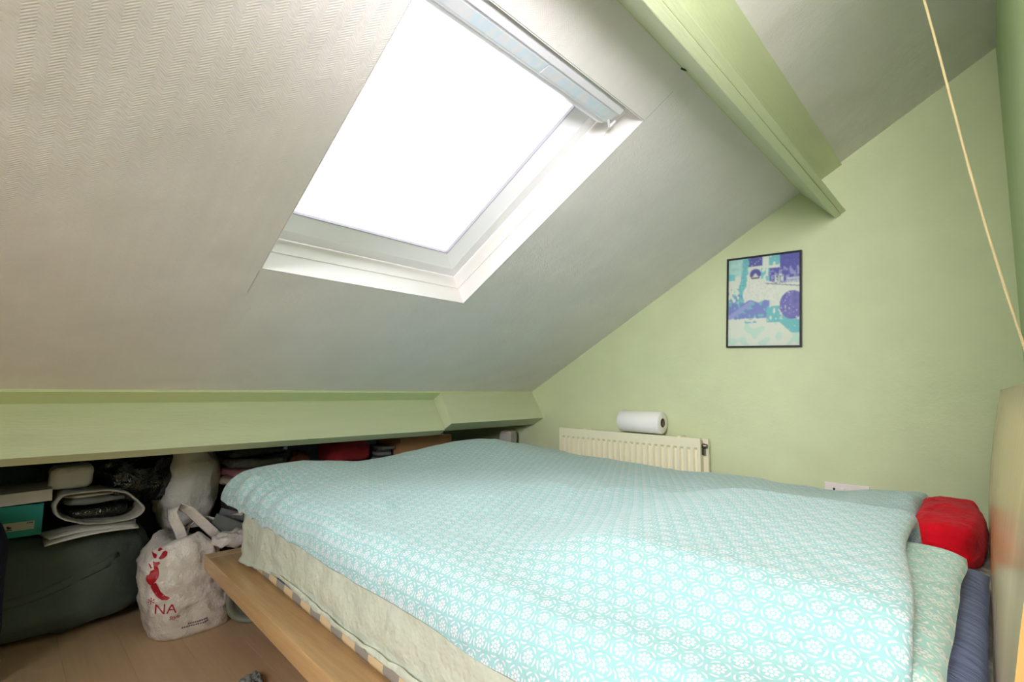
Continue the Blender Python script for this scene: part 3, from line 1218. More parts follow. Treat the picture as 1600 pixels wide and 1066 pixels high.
def paint(s, t):
    c = Vector((208, 214, 200))
    nz = noise.noise(Vector((s * 22, t * 22, 1)))
    n2 = noise.noise(Vector((s * 60, t * 60, 5)))
    n3 = noise.noise(Vector((s * 9, t * 9, 9)))
    TE, BL, PU, LT = Vector((118, 184, 188)), Vector((126, 136, 190)), Vector((98, 98, 164)), Vector((170, 210, 202))
    if s < 0.25 and t < 0.20:
        c = LT + Vector((1, 1, 1)) * 14 * nz
    if t < 0.10 and 0.29 < s < 0.50 and n2 > -0.45:
        c = PU * 1.0
    if 0.58 < s < 0.74 and t < 0.11 and nz > -0.2:
        c = TE
    if s > 0.73 and t < 0.15:
        c = PU + Vector((1, 1, 1)) * 16 * n2
    if s > 0.57 and 0.14 < t < 0.32:
        c = PU if nz + 0.6 * n2 > -0.05 else Vector((150, 150, 190))
        if t > 0.26 and s > 0.82:
            c = Vector((190, 196, 200)) if (int(t * 90) % 3 == 0 or n2 > 0.1) else Vector((140, 150, 186))
    xt = 0.265 - 0.16 * t
    if abs(s - xt) < 0.045 + 0.02 * nz and t < 0.55:
        c = TE + Vector((1, 1, 1)) * 26 * n2
    if s < 0.22 and 0.34 < t < 0.66 and nz + 0.3 * n2 + (t - 0.45) * 2 > 0.0:
        c = TE if n2 > 0 else BL
    if s < 0.10 and 0.17 < t < 0.24:
        c = TE * 1.05
    if 0.47 < s < 0.60 and 0.13 < t < 0.30 and nz > -0.1:
        c = TE * 1.02
    # pale figure with dark hair
    if ((s - 0.48) / 0.27) ** 2 + ((t - 0.42) / 0.15) ** 2 < 1 or (0.28 < s < 0.52 and 0.25 < t < 0.50):
        c = Vector((210, 212, 200)) + Vector((1, 1, 1)) * 7 * nz
        if n2 > 0.42:
            c = Vector((160, 200, 196))
    r_ = math.hypot((s - 0.395) / 0.082, (t - 0.195) / 0.066)
    if r_ < 1:
        c = PU * 0.95 if t < 0.205 + 0.02 * math.cos((s - 0.395) * 60) * -1 else Vector((206, 206, 196))
        if 0.228 < t < 0.246 and abs(s - 0.395) < 0.055:
            c = Vector((70, 74, 92))
    r_ = math.hypot((s - 0.72) / 0.07, (t - 0.265) / 0.055)
    if r_ < 1:
        c = Vector((196, 206, 204)) if n2 < 0.15 else Vector((60, 70, 110))
    if abs(t - (0.305 + (s - 0.53) * 0.12)) < 0.004 and s > 0.53:
        c = Vector((84, 90, 110))
    # lilac shade band
    if 0.50 + 0.03 * n3 - 0.10 * max(0, 0.2 - s) < t < 0.69 + 0.012 * nz and s < 0.60:
        c = BL if nz > -0.25 else TE
        if s < 0.34 and abs((t - 0.5) - (0.36 - s) * 0.5) < 0.03:
            c = Vector((150, 156, 204))
    if 0.55 < s < 0.74 and 0.56 < t < 0.74 and nz > -0.35:
        c = TE * 0.98
    if s > 0.70 and 0.66 < t < 0.86 and (t - 0.66) < 0.03 + (s - 0.66) * 0.75 and t > 0.60 + (s - 0.7) * 0.25 + 0.05 and nz + n2 > -0.7:
        c = TE
    # purple seat on the right
    if ((s - 0.90) / 0.17) ** 2 + ((t - 0.56) / 0.155) ** 2 < 1 and n2 < 0.5:
        c = PU + Vector((20, 16, 12)) * (1 + nz)
    if t > 0.70 and 0.24 < s < 0.42 and t < 0.745 and nz > 0:
        c = Vector((120, 170, 190))
    if t > 0.72 and n3 > 0.15 and c.x > 200:
        c = Vector((184, 212, 198))
    return c


for j in range(NZp + 1):
    for i in range(NXp + 1):
        s_, t_ = i / NXp, j / NZp
        vs.append(hung((PX0 + FW_ + s_ * (PX1 - PX0 - 2 * FW_), YG - 0.009, PZ1 - FW_ - t_ * (PZ1 - PZ0 - 2 * FW_))))
        cols.append(srgb(*[min(255, max(0, q)) for q in paint(s_, t_)]))
for _ in range(1):
    src = list(cols)
    for j in range(1, NZp):
        for i in range(1, NXp):
            a = j * (NXp + 1) + i
            nb_ = (a, a, a - 1, a + 1, a - NXp - 1, a + NXp + 1)
            cols[a] = tuple(sum(src[q][c_] for q in nb_) / 6 for c_ in range(3)) + (1,)
for j in range(NZp):
    for i in range(NXp):
        a = j * (NXp + 1) + i
        fs.append((a, a + NXp + 1, a + NXp + 2, a + 1))
k = NT('photo_print')
at = k.n('ShaderNodeVertexColor')
at.layer_name = 'ink'
k.link(at.outputs[0], k.b.inputs['Base Color'])
k.b.inputs['Roughness'].default_value = 0.25
k.b.inputs['Specular IOR Level'].default_value = 0.3
o = obj('photo_print', vs, fs, k.m, pic)
ca = o.data.color_attributes.new('ink', 'FLOAT_COLOR', 'POINT')
for i, c in enumerate(cols):
    ca.data[i].color = c

# pull cord from the ceiling, tied off behind the headboard
pcord = empty('pull_cord', (-0.10, 1.2, 1.975), 'thin beige pull cord slanting from the ceiling down past the side wall', 'cord')
pts = []
for i in range(25):
    t = i / 24
    x = -0.098 + 0.166 * t + 0.004 * math.sin(t * 7)
    z = 1.972 - 1.15 * t
    pts.append((x, 1.20, z))
MB().tube(pts, 0.0021, 8).build('cord', M['cord'], pcord, smooth=True)
MB().tube([(-0.098, 1.2, 1.992), (-0.098, 1.2, 1.976), (-0.098, 1.2, 1.966)], [0.022, 0.022, 0.008], 16).build('switch_housing', M['socket'], pcord)
# screw hook in the ceiling beside the purlin
hp = [(-0.527, 1.188, 1.748), (-0.519, 1.186, 1.734), (-0.515, 1.178, 1.724), (-0.520, 1.166, 1.722), (-0.527, 1.160, 1.727)]
o = MB().tube(hp, 0.0024, 6).build('screw_hook', M['steel'], None, smooth=True, loc=hp[0])
tag(o, 'small dark screw hook in the ceiling beside the green purlin', 'hook')

# ================================================================== STORAGE UNDER THE EAVE
# big canvas holdall
df = empty('duffel_bag', (-2.66, 0.1, 0), 'large dark green-grey canvas holdall slumped on the floor', 'bag')
vs, fs = lump_mesh((-2.68, 0.06, 0.178), (0.285, 0.435, 0.182), 0.42, 0.38, 0.020, 4.5, 11, 0.0, 72, 40, 0.008, 6)
obj('body', vs, fs, M['duffel'], df, None, True)
bvd = BVHTree.FromPolygons([tuple(v) for v in vs], fs)


def on_bag(bv, p, d, off=0.002):
    h, n_, i, t = bv.ray_cast(Vector(p), Vector(d))
    return h - Vector(d) * off if h else None


pts = []
for i in range(30):
    t = i / 29
    q = on_bag(bvd, (-1.5, 0.42 + 0.05 * math.sin(t * 3.1), 0.03 + 0.30 * t), (-1, 0, 0), 0.001)
    if q:
        pts.append(q)
if len(pts) > 3:
    MB().tube(pts, 0.0045, 6).build('piping', M['duffel_trim'], df, smooth=True)
pts = []
for i in range(30):
    t = i / 29
    q = on_bag(bvd, (-1.5, -0.25 + 0.62 * t, 0.265 - 0.10 * math.sin(t * 3.1)), (-1, 0, 0), 0.0)
    if q:
        pts.append(q)
if len(pts) > 3:
    MB().tube(pts, 0, 8, flat=(0.030, 0.004, (0, 0, 1))).build('carry_strap', M['duffel'], df, smooth=True)

# navy cloth bag at the left edge
lump('rolled_bedding', M['navy'], (-2.22, -0.158, 0.262), (0.14, 0.222, 0.268), None, (-2.22, -0.17, 0), e1=0.5, e2=0.6, amp=0.01,
     freq=6, seed=2, zmin=0.0)
tag(bpy.data.objects['rolled_bedding'], 'upright roll of dark navy bedding at the left end of the storage', 'bedding')

# folded sheet on the holdall
mb = MB()
for k_, dz in enumerate((0.0, 0.011)):
    path = []
    for i in range(22):
        t = i / 21
        path.append((-2.415 - 0.04 * math.sin(t * 3.1) * k_ * 0.4 - 0.012 * k_, 0.155 + 0.26 * t, 0.360 + dz + 0.007 * math.sin(t * 3 + k_) - 0.012 * (1 - t) ** 2))
    mb.tube(path, 0, 10, flat=(0.011, 0.13, (0, 0, 1)))
o = mb.build('folded_sheet', M['white_film'], None, smooth=True, loc=(-2.45, 0.28, 0.36))
tag(o, 'white folded cloth laid flat on the dark holdall', 'cloth')

# shoe box
sb = empty('shoe_box', (-2.54, 0.02, 0.365), 'teal shoe box with a white lid on top of the holdall', 'box')


def rot_box(c, hx, hy, hz, yaw, pitch=0.0):
    rm = Matrix.Rotation(yaw, 3, 'Z') @ Matrix.Rotation(pitch, 3, 'X')
    out = []
    for z in (-hz, hz):
        for x, y_ in ((-hx, -hy), (hx, -hy), (hx, hy), (-hx, hy)):
            out.append(Vector(c) + rm @ Vector((x, y_, z)))
    return out


ya = R(-3)
MB().hexa(rot_box((-2.530, 0.005, 0.427), 0.095, 0.148, 0.053, ya)).build('box_body', M['teal_card'], sb, bevel=0.001)
MB().hexa(rot_box((-2.532, 0.012, 0.503), 0.108, 0.160, 0.020, ya, R(2))).build('box_lid', M['white_card'], sb, bevel=0.001)
rm = Matrix.Rotation(ya, 3, 'Z')


def bf(y_, z, x=0.0965):
    return Vector((-2.530, 0.005, 0.427)) + rm @ Vector((x, y_, z))


lab = MB().hexa([bf(0.045, -0.030, .0945), bf(0.045, -0.030), bf(0.128, -0.030), bf(0.128, -0.030, .0945),
                 bf(0.045, -0.002, .0945), bf(0.045, -0.002), bf(0.128, -0.002), bf(0.128, -0.002, .0945)]).build('paper_label', M['label_card'], sb)
X_ = 0.0971
mb = MB()
for (a0, a1, b0, b1) in ((0.056, 0.074, -0.027, -0.024), (0.062, 0.070, -0.022, -0.018), (0.060, 0.066, -0.018, -0.013), (0.066, 0.072, -0.0195, -0.016),
                         (0.108, 0.113, -0.009, -0.006), (0.1145, 0.118, -0.009, -0.0055), (0.1195, 0.124, -0.009, -0.006)):
    mb.hexa([bf(a0, b0, X_ - .001), bf(a0, b0, X_), bf(a1, b0, X_), bf(a1, b0, X_ - .001), bf(a0, b1, X_ - .001), bf(a0, b1, X_), bf(a1, b1, X_), bf(a1, b1, X_ - .001)])
mb.build('label_print', M['print_black'], lab)['kind'] = 'stuff'

# dark cloth bag behind the shoe box
o = lump('laundry_bag', M['dark_bag'], (-2.84, -0.02, 0.49), (0.19, 0.26, 0.135), None, (-2.84, -0.02, 0.36), e1=0.7, e2=0.7, amp=0.02, freq=5, seed=21, zmin=0.3625)
tag(o, 'dark green cloth bag in the shadow behind the shoe box', 'bag')

# milky carrier bag lying on its side, mouth open
cb = empty('plastic_bag', (-2.55, 0.30, 0.38), 'milky white plastic bag lying open with black packs inside, beside the shoe box', 'bag')
outer = [(0.189, 0.505), (0.236, 0.508), (0.284, 0.508), (0.330, 0.505), (0.372, 0.492), (0.409, 0.462), (0.438, 0.425), (0.436, 0.398), (0.405, 0.381),
         (0.360, 0.379), (0.316, 0.380), (0.254, 0.390), (0.214, 0.405), (0.182, 0.428), (0.170, 0.465)]


def mouth(fx, sc, cyz=(0.30, 0.445), push=0.0):
    out = []
    for i, (y_, z) in enumerate(outer):
        out.append((fx + push * math.sin(i * 1.3), cyz[0] + (y_ - cyz[0]) * sc[0], cyz[1] + (z - cyz[1]) * sc[1]))
    return out


def catmull(pts, k_=4):
    n_ = len(pts)
    out = []
    for i in range(n_):
        p0, p1, p2, p3 = (Vector(pts[(i + q) % n_]) for q in (-1, 0, 1, 2))
        for s_ in range(k_):
            t = s_ / k_
            out.append(0.5 * ((2 * p1) + (p2 - p0) * t + (2 * p0 - 5 * p1 + 4 * p2 - p3) * t * t + (3 * p1 - p0 - 3 * p2 + p3) * t ** 3))
    return out


rings = [catmull(mouth(-2.74, (0.50, 0.45))), catmull(mouth(-2.70, (0.90, 0.85))), catmull(mouth(-2.58, (1.0, 0.98), push=0.004)), catmull(mouth(-2.47, (1.0, 1.0), push=0.006)),
         catmull(mouth(-2.420, (0.99, 0.99), push=0.008)), catmull(mouth(-2.405, (0.96, 0.95), push=0.006)), catmull(mouth(-2.415, (0.92, 0.88), push=0.004)),
         catmull(mouth(-2.47, (0.90, 0.85))), catmull(mouth(-2.66, (0.86, 0.80)))]
vs, fs = [], []
for rg in rings:
    vs += rg
n_ = len(rings[0])
for a in range(len(rings) - 1):
    for i in range(n_):
        j = (i + 1) % n_
        fs.append((a * n_ + i, a * n_ + j, (a + 1) * n_ + j, (a + 1) * n_ + i))
fs.append(tuple(range(n_)))
for i, v in enumerate(vs):
    vs[i] = Vector(v) + Vector((1, 0.6, 0.6)) * 0.006 * fbm(v, 16, 4)
    vs[i].z = max(vs[i].z, 0.374)
obj('bag_film', vs, fs, M['clear_film'], cb, None, True)
mb = MB()
vs, fs = lump_mesh((-2.555, 0.305, 0.418), (0.100, 0.098, 0.026), 0.5, 0.5, 0.006, 10, 3, None, 30, 16, 0.004, 14)
obj('black_pack', vs, fs, M['black_film'], cb, None, True)
vs, fs = lump_mesh((-2.56, 0.30, 0.462), (0.105, 0.096, 0.013), 0.5, 0.5, 0.004, 10, 4, None, 30, 16, 0.003, 14)
obj('grey_pack', vs, fs, M['grey_cloth'], cb, None, True)
vs, fs = lump_mesh((-2.57, 0.29, 0.482), (0.105, 0.090, 0.007), 0.5, 0.5, 0.004, 10, 5, None, 30, 16, 0.003, 14)
obj('white_pack', vs, fs, M['white_card'], cb, None, True)
# white pack standing on top of the open bag
vs, fs = lump_mesh((-2.53, 0.222, 0.553), (0.060, 0.062, 0.043), 0.45, 0.4, 0.007, 12, 9, 0.512, 40, 22, 0.004, 14)
o = obj('plastic_pack', vs, fs, M['white_film'], None, None, True, (-2.53, 0.222, 0.512))
tag(o, 'small white plastic pack on top of the open milky bag', 'pack')

# black bin liner
vs, fs = lump_mesh((-2.62, 0.425, 0.530), (0.150, 0.150, 0.125), 0.75, 0.75, 0.018, 8, 13, 0.36, 90, 52, 0.020, 11)
o = obj('bin_liner', vs, fs, M['black_film'], None, None, True, (-2.60, 0.455, 0.36))
tag(o, 'stuffed glossy black bin liner lying on the holdall, right of the open bag', 'bag')
# white bag behind it
vs, fs = lump_mesh((-2.64, 0.622, 0.470), (0.185, 0.112, 0.205), 0.72, 0.75, 0.016, 6, 17, 0.23, 70, 44, 0.014, 11)
o = obj('white_sack', vs, fs, M['white_film'], None, None, True, (-2.63, 0.615, 0.23))
tag(o, 'plump white plastic sack between the black bin liner and the folded clothes', 'bag')
o = MB().hexa(rot_box((-2.66, 0.605, 0.112), 0.16, 0.088, 0.112, 0)).build('storage_crate', M['dark_bag'], None, bevel=0.008, loc=(-2.66, 0.605, 0))
tag(o, 'dark crate on the floor under the plump white sack', 'crate')

# printed carrier bag on the floor
bagc = Vector((-2.235, 0.575, 0))
pb = empty('carrier_bag', bagc, 'white plastic carrier bag with red lady print and lettering, on the floor', 'bag')


def carrier():
    nu, levels = 84, 34
    vs_, fs_ = [], []
    for j in range(levels + 1):
        t = j / levels
        z = 0.335 * t
        if t < 0.10:
            k_ = 0.94 + 0.06 * math.sin(t / 0.10 * math.pi / 2)
        elif t < 0.55:
            k_ = 1.0 + 0.06 * math.sin((t - 0.1) / 0.45 * math.pi)
        else:
            s_ = (t - 0.55) / 0.45
            k_ = 1.0 - 0.09 * s_ - 0.34 * max(0.0, (s_ - 0.45) / 0.55) ** 1.6
        for i in range(nu):
            a = 2 * math.pi * i / nu
            ca_, sa_ = math.cos(a), math.sin(a)
            e = 0.72
            x = math.copysign(abs(ca_) ** e, ca_) * 0.112 * k_
            y_ = math.copysign(abs(sa_) ** e, sa_) * 0.134 * k_
            p_ = Vector((x, y_, z))
            nrm = Vector((x, y_, 0))
            nrm.normalize()
            dsp = 0.007 * fbm(p_, 8, 31) + 0.0055 * math.sin(z * 85 + 5 * fbm(p_, 7, 33) + y_ * 30) * (1 if t > 0.12 else t / 0.12) * (0.4 + 0.6 * max(0, math.sin(a + 0.8)))
            dsp += 0.010 * t * ridged(p_, 17, 35)
            p_ = p_ + nrm * dsp
            # the filled bag leans back to the right
            p_.y -= 0.058 * t
            if t > 0.75:
                p_.z += 0.018 * math.sin(2 * a + 0.6) * (t - 0.75) / 0.25
            vs_.append(p_ + bagc)
    for j in range(levels):
        for i in range(nu):
            q = (i + 1) % nu
            fs_.append((j * nu + i, j * nu + q, (j + 1) * nu + q, (j + 1) * nu + i))
    fs_.append(tuple(range(nu))[::-1])
    # sagging filling closes the mouth
    b_ = len(vs_)
    vs_.append(bagc + Vector((0, -0.05, 0.29)))
    t0 = levels * nu
    for i in range(nu):
        fs_.append((t0 + i, t0 + (i + 1) % nu, b_))
    return vs_, fs_


vs, fs = carrier()
obj('bag_body', vs, fs, M['carrier_film'], pb, None, True)
bvb = BVHTree.FromPolygons([tuple(v) for v in vs], fs)
# handles
mb = MB()
path = [(-2.205, 0.530, 0.315), (-2.212, 0.515, 0.36), (-2.222, 0.495, 0.405), (-2.228, 0.490, 0.434), (-2.226, 0.512, 0.446), (-2.222, 0.545, 0.425),
        (-2.215, 0.580, 0.385), (-2.205, 0.615, 0.345), (-2.195, 0.645, 0.312)]
mb.tube(path, 0, 10, flat=(0.040, 0.006, (0.55, 0.75, 0.35)))
mb.build('handle', M['carrier_film'], pb, smooth=True)
mb = MB()
path = [(-2.27, 0.55, 0.315), (-2.265, 0.56, 0.36), (-2.255, 0.60, 0.385), (-2.235, 0.65, 0.365), (-2.215, 0.685, 0.325), (-2.205, 0.70, 0.305)]
mb.tube(path, 0, 10, flat=(0.036, 0.008, (0.8, 0.2, 0.6)))
mb.build('handle', M['carrier_film'], pb, smooth=True)
# crumpled mouth flap resting over the bed end
vs, fs = lump_mesh((-2.135, 0.665, 0.318), (0.050, 0.055, 0.024), 0.7, 0.7, 0.010, 16, 41, None, 34, 20, 0.008, 24)
obj('mouth_flap', vs, fs, M['carrier_film'], pb, None, True)

# red print, laid on the film: plane coordinates (u right, v up) in metres on the front of the bag
PN, PT, PO = Vector((0.974, -0.227, 0)), Vector((0.227, 0.974, 0)), Vector((-2.15, 0.5, 0))


def lay(polys, name, mat, off=0.0016):
    bm = bmesh.new()
    for pl_ in polys:
        vv_ = [bm.verts.new((u_, v_, 0)) for u_, v_ in pl_]
        try:
            bm.faces.new(vv_)
        except ValueError:
            pass
    bmesh.ops.triangulate(bm, faces=bm.faces)
    for _ in range(3):
        lng = [e for e in bm.edges if e.calc_length() > 0.006]
        if lng:
            bmesh.ops.subdivide_edges(bm, edges=lng, cuts=1)
            bmesh.ops.triangulate(bm, faces=bm.faces)
    bm.verts.ensure_lookup_table()
    for i, v in enumerate(bm.verts):
        v.index = i
    vs_, keep = [], []
    for v in bm.verts:
        st = PO + PT * v.co.x + Vector((0, 0, v.co.y)) + PN * 0.5
        h_, nn, ii, dd = bvb.ray_cast(st, -PN)
        vs_.append(h_ + PN * off if h_ else None)
    fs_ = [tuple(v.index for v in f.verts) for f in bm.faces if all(vs_[v.index] is not None for v in f.verts)]
    bm.free()
    vs_ = [v if v is not None else bagc for v in vs_]
    if fs_:
        obj(name, vs_, fs_, mat, pb)


hat = [[(-0.070, .315), (-0.064, .303), (-0.059, .297), (-0.053, .298), (-0.051, .307), (-0.062, .309)],
       [(-0.051, .319), (-0.044, .317), (-0.040, .320), (-0.035, .322), (-0.041, .326), (-0.047, .325)],
       [(-0.046, .298), (-0.039, .293), (-0.028, .296), (-0.021, .304), (-0.021, .313), (-0.027, .318), (-0.035, .315), (-0.039, .307)]]
torso = [(-0.062, .289), (-0.058, .273), (-0.056, .262), (-0.066, .257), (-0.069, .246), (-0.060, .238), (-0.069, .235), (-0.077, .242), (-0.077, .227),
         (-0.070, .214), (-0.062, .206), (-0.054, .196), (-0.053, .215), (-0.047, .225), (-0.041, .236), (-0.040, .248), (-0.043, .261), (-0.047, .272),
         (-0.040, .281), (-0.043, .287), (-0.051, .285)]
skirt = [(-0.051, .215), (-0.053, .195), (-0.063, .203), (-0.055, .183), (-0.043, .164), (-0.027, .153), (-0.011, .150), (-0.003, .155), (-0.017, .165),
         (-0.028, .177), (-0.037, .192), (-0.047, .217)]
arm = [(-0.074, .283), (-0.066, .266), (-0.062, .267), (-0.071, .283)]
sc_ = lambda pl_: [(u_ - 0.010, v_ * 0.97 + 0.002) for u_, v_ in pl_]
for q in (hat[0], hat[2], hat[1]):
    lay([sc_(q)], 'hat_print', M['red_print'])
for q, nm in ((torso, 'torso_print'), (skirt, 'skirt_print'), (arm, 'arm_print')):
    lay([sc_(q)], nm, M['red_print'])


def text_polys(txt, size, u_, v_, shear=0.0, tilt=0.0):
    cu = bpy.data.curves.new('t', 'FONT')
    cu.body = txt
    cu.size = size
    cu.shear = shear
    cu.resolution_u = 3
    to = bpy.data.objects.new('t', cu)
    COL.objects.link(to)
    dg = bpy.context.evaluated_depsgraph_get()
    me = bpy.data.meshes.new_from_object(to.evaluated_get(dg))
    out = []
    for p_ in me.polygons:
        out.append([(u_ + me.vertices[i].co.x, v_ + me.vertices[i].co.y + tilt * me.vertices[i].co.x) for i in p_.vertices])
    bpy.data.objects.remove(to)
    bpy.data.curves.remove(cu)
    bpy.data.meshes.remove(me)
    return out


lay(text_polys('*', 0.050, -0.078, 0.124), 'letter_print', M['red_print'])
lay(text_polys('N', 0.046, -0.058, 0.107, 0, -0.15), 'letter_print', M['red_print'])
lay(text_polys('A', 0.046, -0.021, 0.102, 0, -0.15), 'letter_print', M['red_print'])
lay(text_polys('Style', 0.017, -0.012, 0.080, 0.2, -0.05), 'letter_print', M['red_print'])
mb_ = []
for (u_, v_, n_l, l_) in ((0.046, 0.047, 9, 0.062), (0.028, 0.037, 12, 0.084)):
    x_ = u_
    random.seed(3)
    for q in range(n_l):
        w_ = l_ / n_l
        mb_.append([(x_, v_), (x_ + w_ * 0.65, v_ + 0.001), (x_ + w_ * 0.65, v_ + 0.006), (x_, v_ + 0.005)])
        x_ += w_
lay(mb_, 'small_print', M['grey_print'])

# grey canvas bag slumped between the carrier bag and the bed foot
gb = empty('canvas_bag', (-2.24, 0.95, 0), 'slumped grey canvas bag with strap at the foot of the bed', 'bag')
vs, fs = lump_mesh((-2.26, 0.925, 0.155), (0.115, 0.180, 0.158), 0.5, 0.5, 0.012, 7, 51, 0.0, 50, 30, 0.006, 12)
obj('bag_body', vs, fs, M['strap'], gb, None, True)
path = [(-2.215, 0.625, 0.375), (-2.195, 0.67, 0.352), (-2.175, 0.72, 0.325), (-2.165, 0.78, 0.305), (-2.165, 0.86, 0.298)]
MB().tube(catmull(path + path[::-1][1:-1], 3)[:13], 0, 10, flat=(0.062, 0.008, (0.1, 0.1, 1))).build('strap', M['strap'], gb, smooth=True)
path = [(-2.26, 0.66, 0.395), (-2.24, 0.72, 0.372), (-2.22, 0.79, 0.352), (-2.21, 0.88, 0.340)]
MB().tube(path, 0, 10, flat=(0.034, 0.008, (0.1, 0.1, 1))).build('strap', M['strap'], gb, smooth=True)
MB().prism([(-2.235, 0.70, 0.382), (-2.225, 0.80, 0.356), (-2.220, 0.86, 0.346), (-2.225, 0.80, 0.372), (-2.232, 0.74, 0.386)], (-0.02, 0, 0)).build('leather_tab', M['cream_cloth'], gb)

# dark case that carries the folded clothes
o = MB().hexa(rot_box((-2.62, 0.92, 0.205), 0.20, 0.175, 0.205, 0)).build('suitcase', M['magazine'], None, bevel=0.02, loc=(-2.62, 0.91, 0))
tag(o, 'dark suitcase on the floor under the pile of folded clothes', 'suitcase')


def garment(label, mat, c, rad, seed, ridge=0.006):
    vs_, fs_ = lump_mesh(c, rad, 0.45, 0.4, 0.008, 9, seed, None, 46, 20, ridge, 14)
    lo, hi = c[2] - rad[2] + 0.001, c[2] + rad[2] - 0.001
    for v in vs_:
        v.z = min(max(v.z, lo), hi)
    o_ = obj('folded_garment', vs_, fs_, mat, None, None, True, (c[0], c[1], lo))
    tag(o_, label, 'clothes', 'folded clothes on the dark suitcase')
    return o_


garment('black folded garment at the bottom of the clothes pile', M['black_film'], (-2.60, 0.87, 0.430), (0.16, 0.13, 0.020), 61, 0.010)
garment('cream folded garment with a drooping corner under the pink one', M['cream_cloth'], (-2.58, 0.85, 0.470), (0.17, 0.12, 0.021), 62, 0.010)
garment('dusty pink folded garment in the middle of the clothes pile', M['pink'], (-2.58, 0.86, 0.511), (0.175, 0.125, 0.021), 63)
garment('grey-green garment in shiny clear wrapping above the pink one', M['grey_film'], (-2.59, 0.87, 0.553), (0.18, 0.13, 0.022), 64, 0.008)
garment('dark green wrapped garment at the top of the clothes pile', M['olive_film'], (-2.60, 0.87, 0.600), (0.18, 0.135, 0.026), 65, 0.008)
# cable end with small plug on the pile
o = MB().tube([(-2.40, 0.72, 0.43), (-2.385, 0.735, 0.415), (-2.375, 0.76, 0.412), (-2.37, 0.79, 0.412), (-2.375, 0.81, 0.414)], [0.008, 0.013, 0.016, 0.013, 0.006], 10).build(
    'black_shoe', M['black'], None, smooth=True, loc=(-2.39, 0.76, 0.41))
tag(o, 'small black shoe lying below the cream garment', 'shoe')

# long dark trunk behind the foot of the bed and what lies on it
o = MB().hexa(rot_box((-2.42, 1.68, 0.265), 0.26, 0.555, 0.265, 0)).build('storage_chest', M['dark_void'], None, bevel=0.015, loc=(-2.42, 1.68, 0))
tag(o, 'long dark chest in shadow behind the foot of the bed', 'chest')
SB = 0.531
o = lump('folded_blanket', M['red_cloth'], (-2.36, 1.235, 0.583), (0.10, 0.105, 0.055), None, (-2.36, 1.235, SB), e1=0.5, e2=0.5, amp=0.008, freq=10, seed=73, zmin=SB, ridge=0.004)
tag(o, 'folded dark red cloth seen over the far edge of the duvet', 'cloth')
mgs = empty('magazine_pile', (-2.30, 1.395, SB), 'small untidy pile of dark glossy magazines beside the red cloth', 'magazines')
for k_ in range(5):
    MB().hexa(rot_box((-2.31 + 0.006 * math.sin(k_ * 2), 1.395 + 0.003 * k_, SB + 0.007 + 0.0142 * k_), 0.085, 0.036, 0.007, R(-6 + 9 * math.sin(k_ * 1.7)))).build(
        'magazine', M['magazine'] if k_ % 2 else M['grey_cloth'], mgs, bevel=0.0015)
cbx = empty('cardboard_box', (-2.31, 1.625, SB), 'brown cardboard box under the eave beam behind the duvet', 'box')
MB().hexa(rot_box((-2.31, 1.625, SB + 0.053), 0.11, 0.175, 0.053, R(3))).build('box_body', M['cardboard'], cbx, bevel=0.003)
MB().hexa(rot_box((-2.255, 1.625, SB + 0.1075), 0.053, 0.174, 0.0015, R(3))).build('flap', M['cardboard'], cbx)
MB().hexa(rot_box((-2.366, 1.625, SB + 0.1075), 0.053, 0.174, 0.0015, R(3))).build('flap', M['cardboard'], cbx)
o = lump('brown_packet', M['brown_film'], (-2.47, 1.055, 0.480), (0.06, 0.045, 0.105), None, (-2.47, 1.055, 0.41), e1=0.6, e2=0.6, amp=0.01, freq=14, seed=71, zmin=0.411, ridge=0.01, rfreq=20)
tag(o, 'shiny brown packet just showing over the foot of the duvet', 'packet')
pk = empty('patterned_box', (-2.13, 2.19, SB), 'small patterned grey and cream packet in the corner by the gable', 'packet')
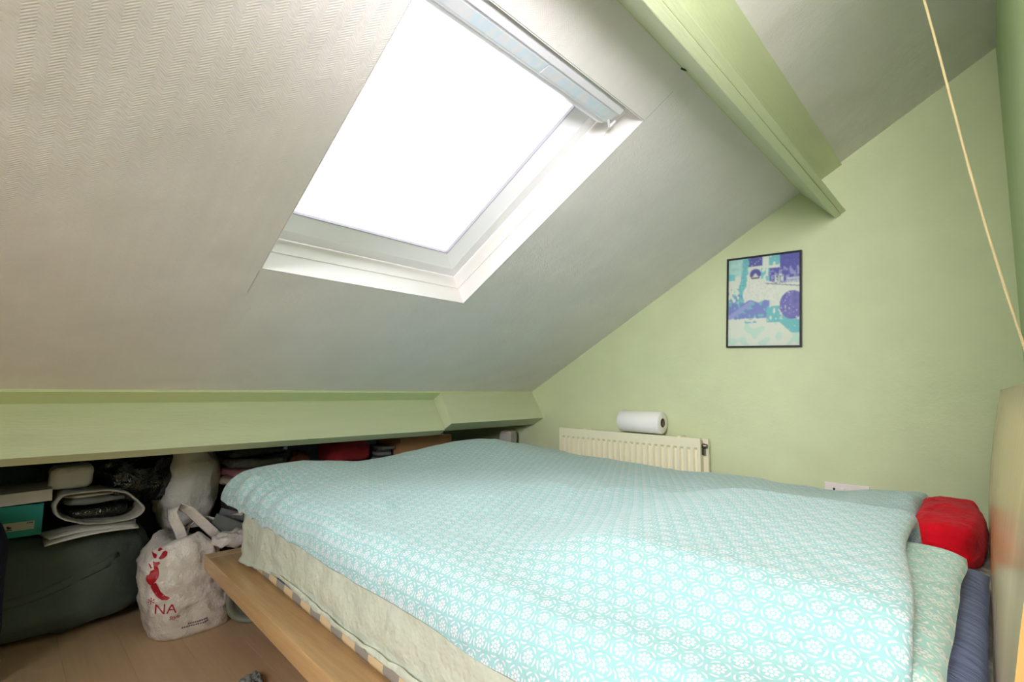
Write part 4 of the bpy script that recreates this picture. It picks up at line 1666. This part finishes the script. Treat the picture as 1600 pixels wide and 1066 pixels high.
MB().hexa(rot_box((-2.14, 2.19, SB + 0.050), 0.04, 0.035, 0.050, R(14))).build('carton', M['label_card'], pk, bevel=0.002)
MB().hexa(rot_box((-2.14, 2.19, SB + 0.106), 0.036, 0.031, 0.0065, R(14))).build('carton_lid', M['cream_cloth'], pk, bevel=0.002)

# grey-green plastic tub lying on its side under the bed foot
tb = empty('plastic_tub', (-2.03, 0.80, 0), 'grey-green plastic tub lying on its side under the bed foot', 'tub')


TD, TE_ = Vector((0.85, -0.53, 0)).normalized(), Vector((0.53, 0.85, 0)).normalized()
TC = Vector((-2.078, 0.752, 0.105))


def tubring(d, r, n_=40):
    out = []
    for i in range(n_):
        a = 2 * math.pi * i / n_
        ca_, sa_ = math.cos(a), math.sin(a)
        out.append(TC + TD * d + TE_ * (math.copysign(abs(ca_) ** 0.7, ca_) * r) + Vector((0, 0, math.copysign(abs(sa_) ** 0.7, sa_) * r)))
    return out


rg = [tubring(-0.07, 0.084), tubring(-0.06, 0.090), tubring(-0.02, 0.094), tubring(-0.014, 0.101), tubring(0.0, 0.1045), tubring(0.006, 0.100), tubring(0.0, 0.088), tubring(-0.012, 0.082), tubring(-0.055, 0.078)]
vs = [v for q in rg for v in q]
fs = []
for a in range(len(rg) - 1):
    for i in range(40):
        j = (i + 1) % 40
        fs.append((a * 40 + i, a * 40 + j, (a + 1) * 40 + j, (a + 1) * 40 + i))
fs.append(tuple(range(40))[::-1])
fs.append(tuple((len(rg) - 1) * 40 + i for i in range(40)))
obj('tub_shell', vs, fs, M['tub'], tb, None, True)
q_ = [tuple(tubring(-0.050, 0.0785)[i]) for i in range(40)]
MB().prism(q_, TD * 0.004).build('inner_shade_disc', M['dark_hole'], tb)  # dark disc standing in for the shade inside the tub

# fluff on the floor
vs, fs = lump_mesh((-1.655, 0.602, 0.008), (0.048, 0.030, 0.012), 0.9, 0.9, 0.010, 45, 91, 0.0005, 60, 30, 0.005, 70)
o = obj('dust_clump', vs, fs, M['fluff'], None, None, True, (-1.66, 0.60, 0))
tag(o, 'clump of grey fluff on the floor beside the bed rail', 'fluff')
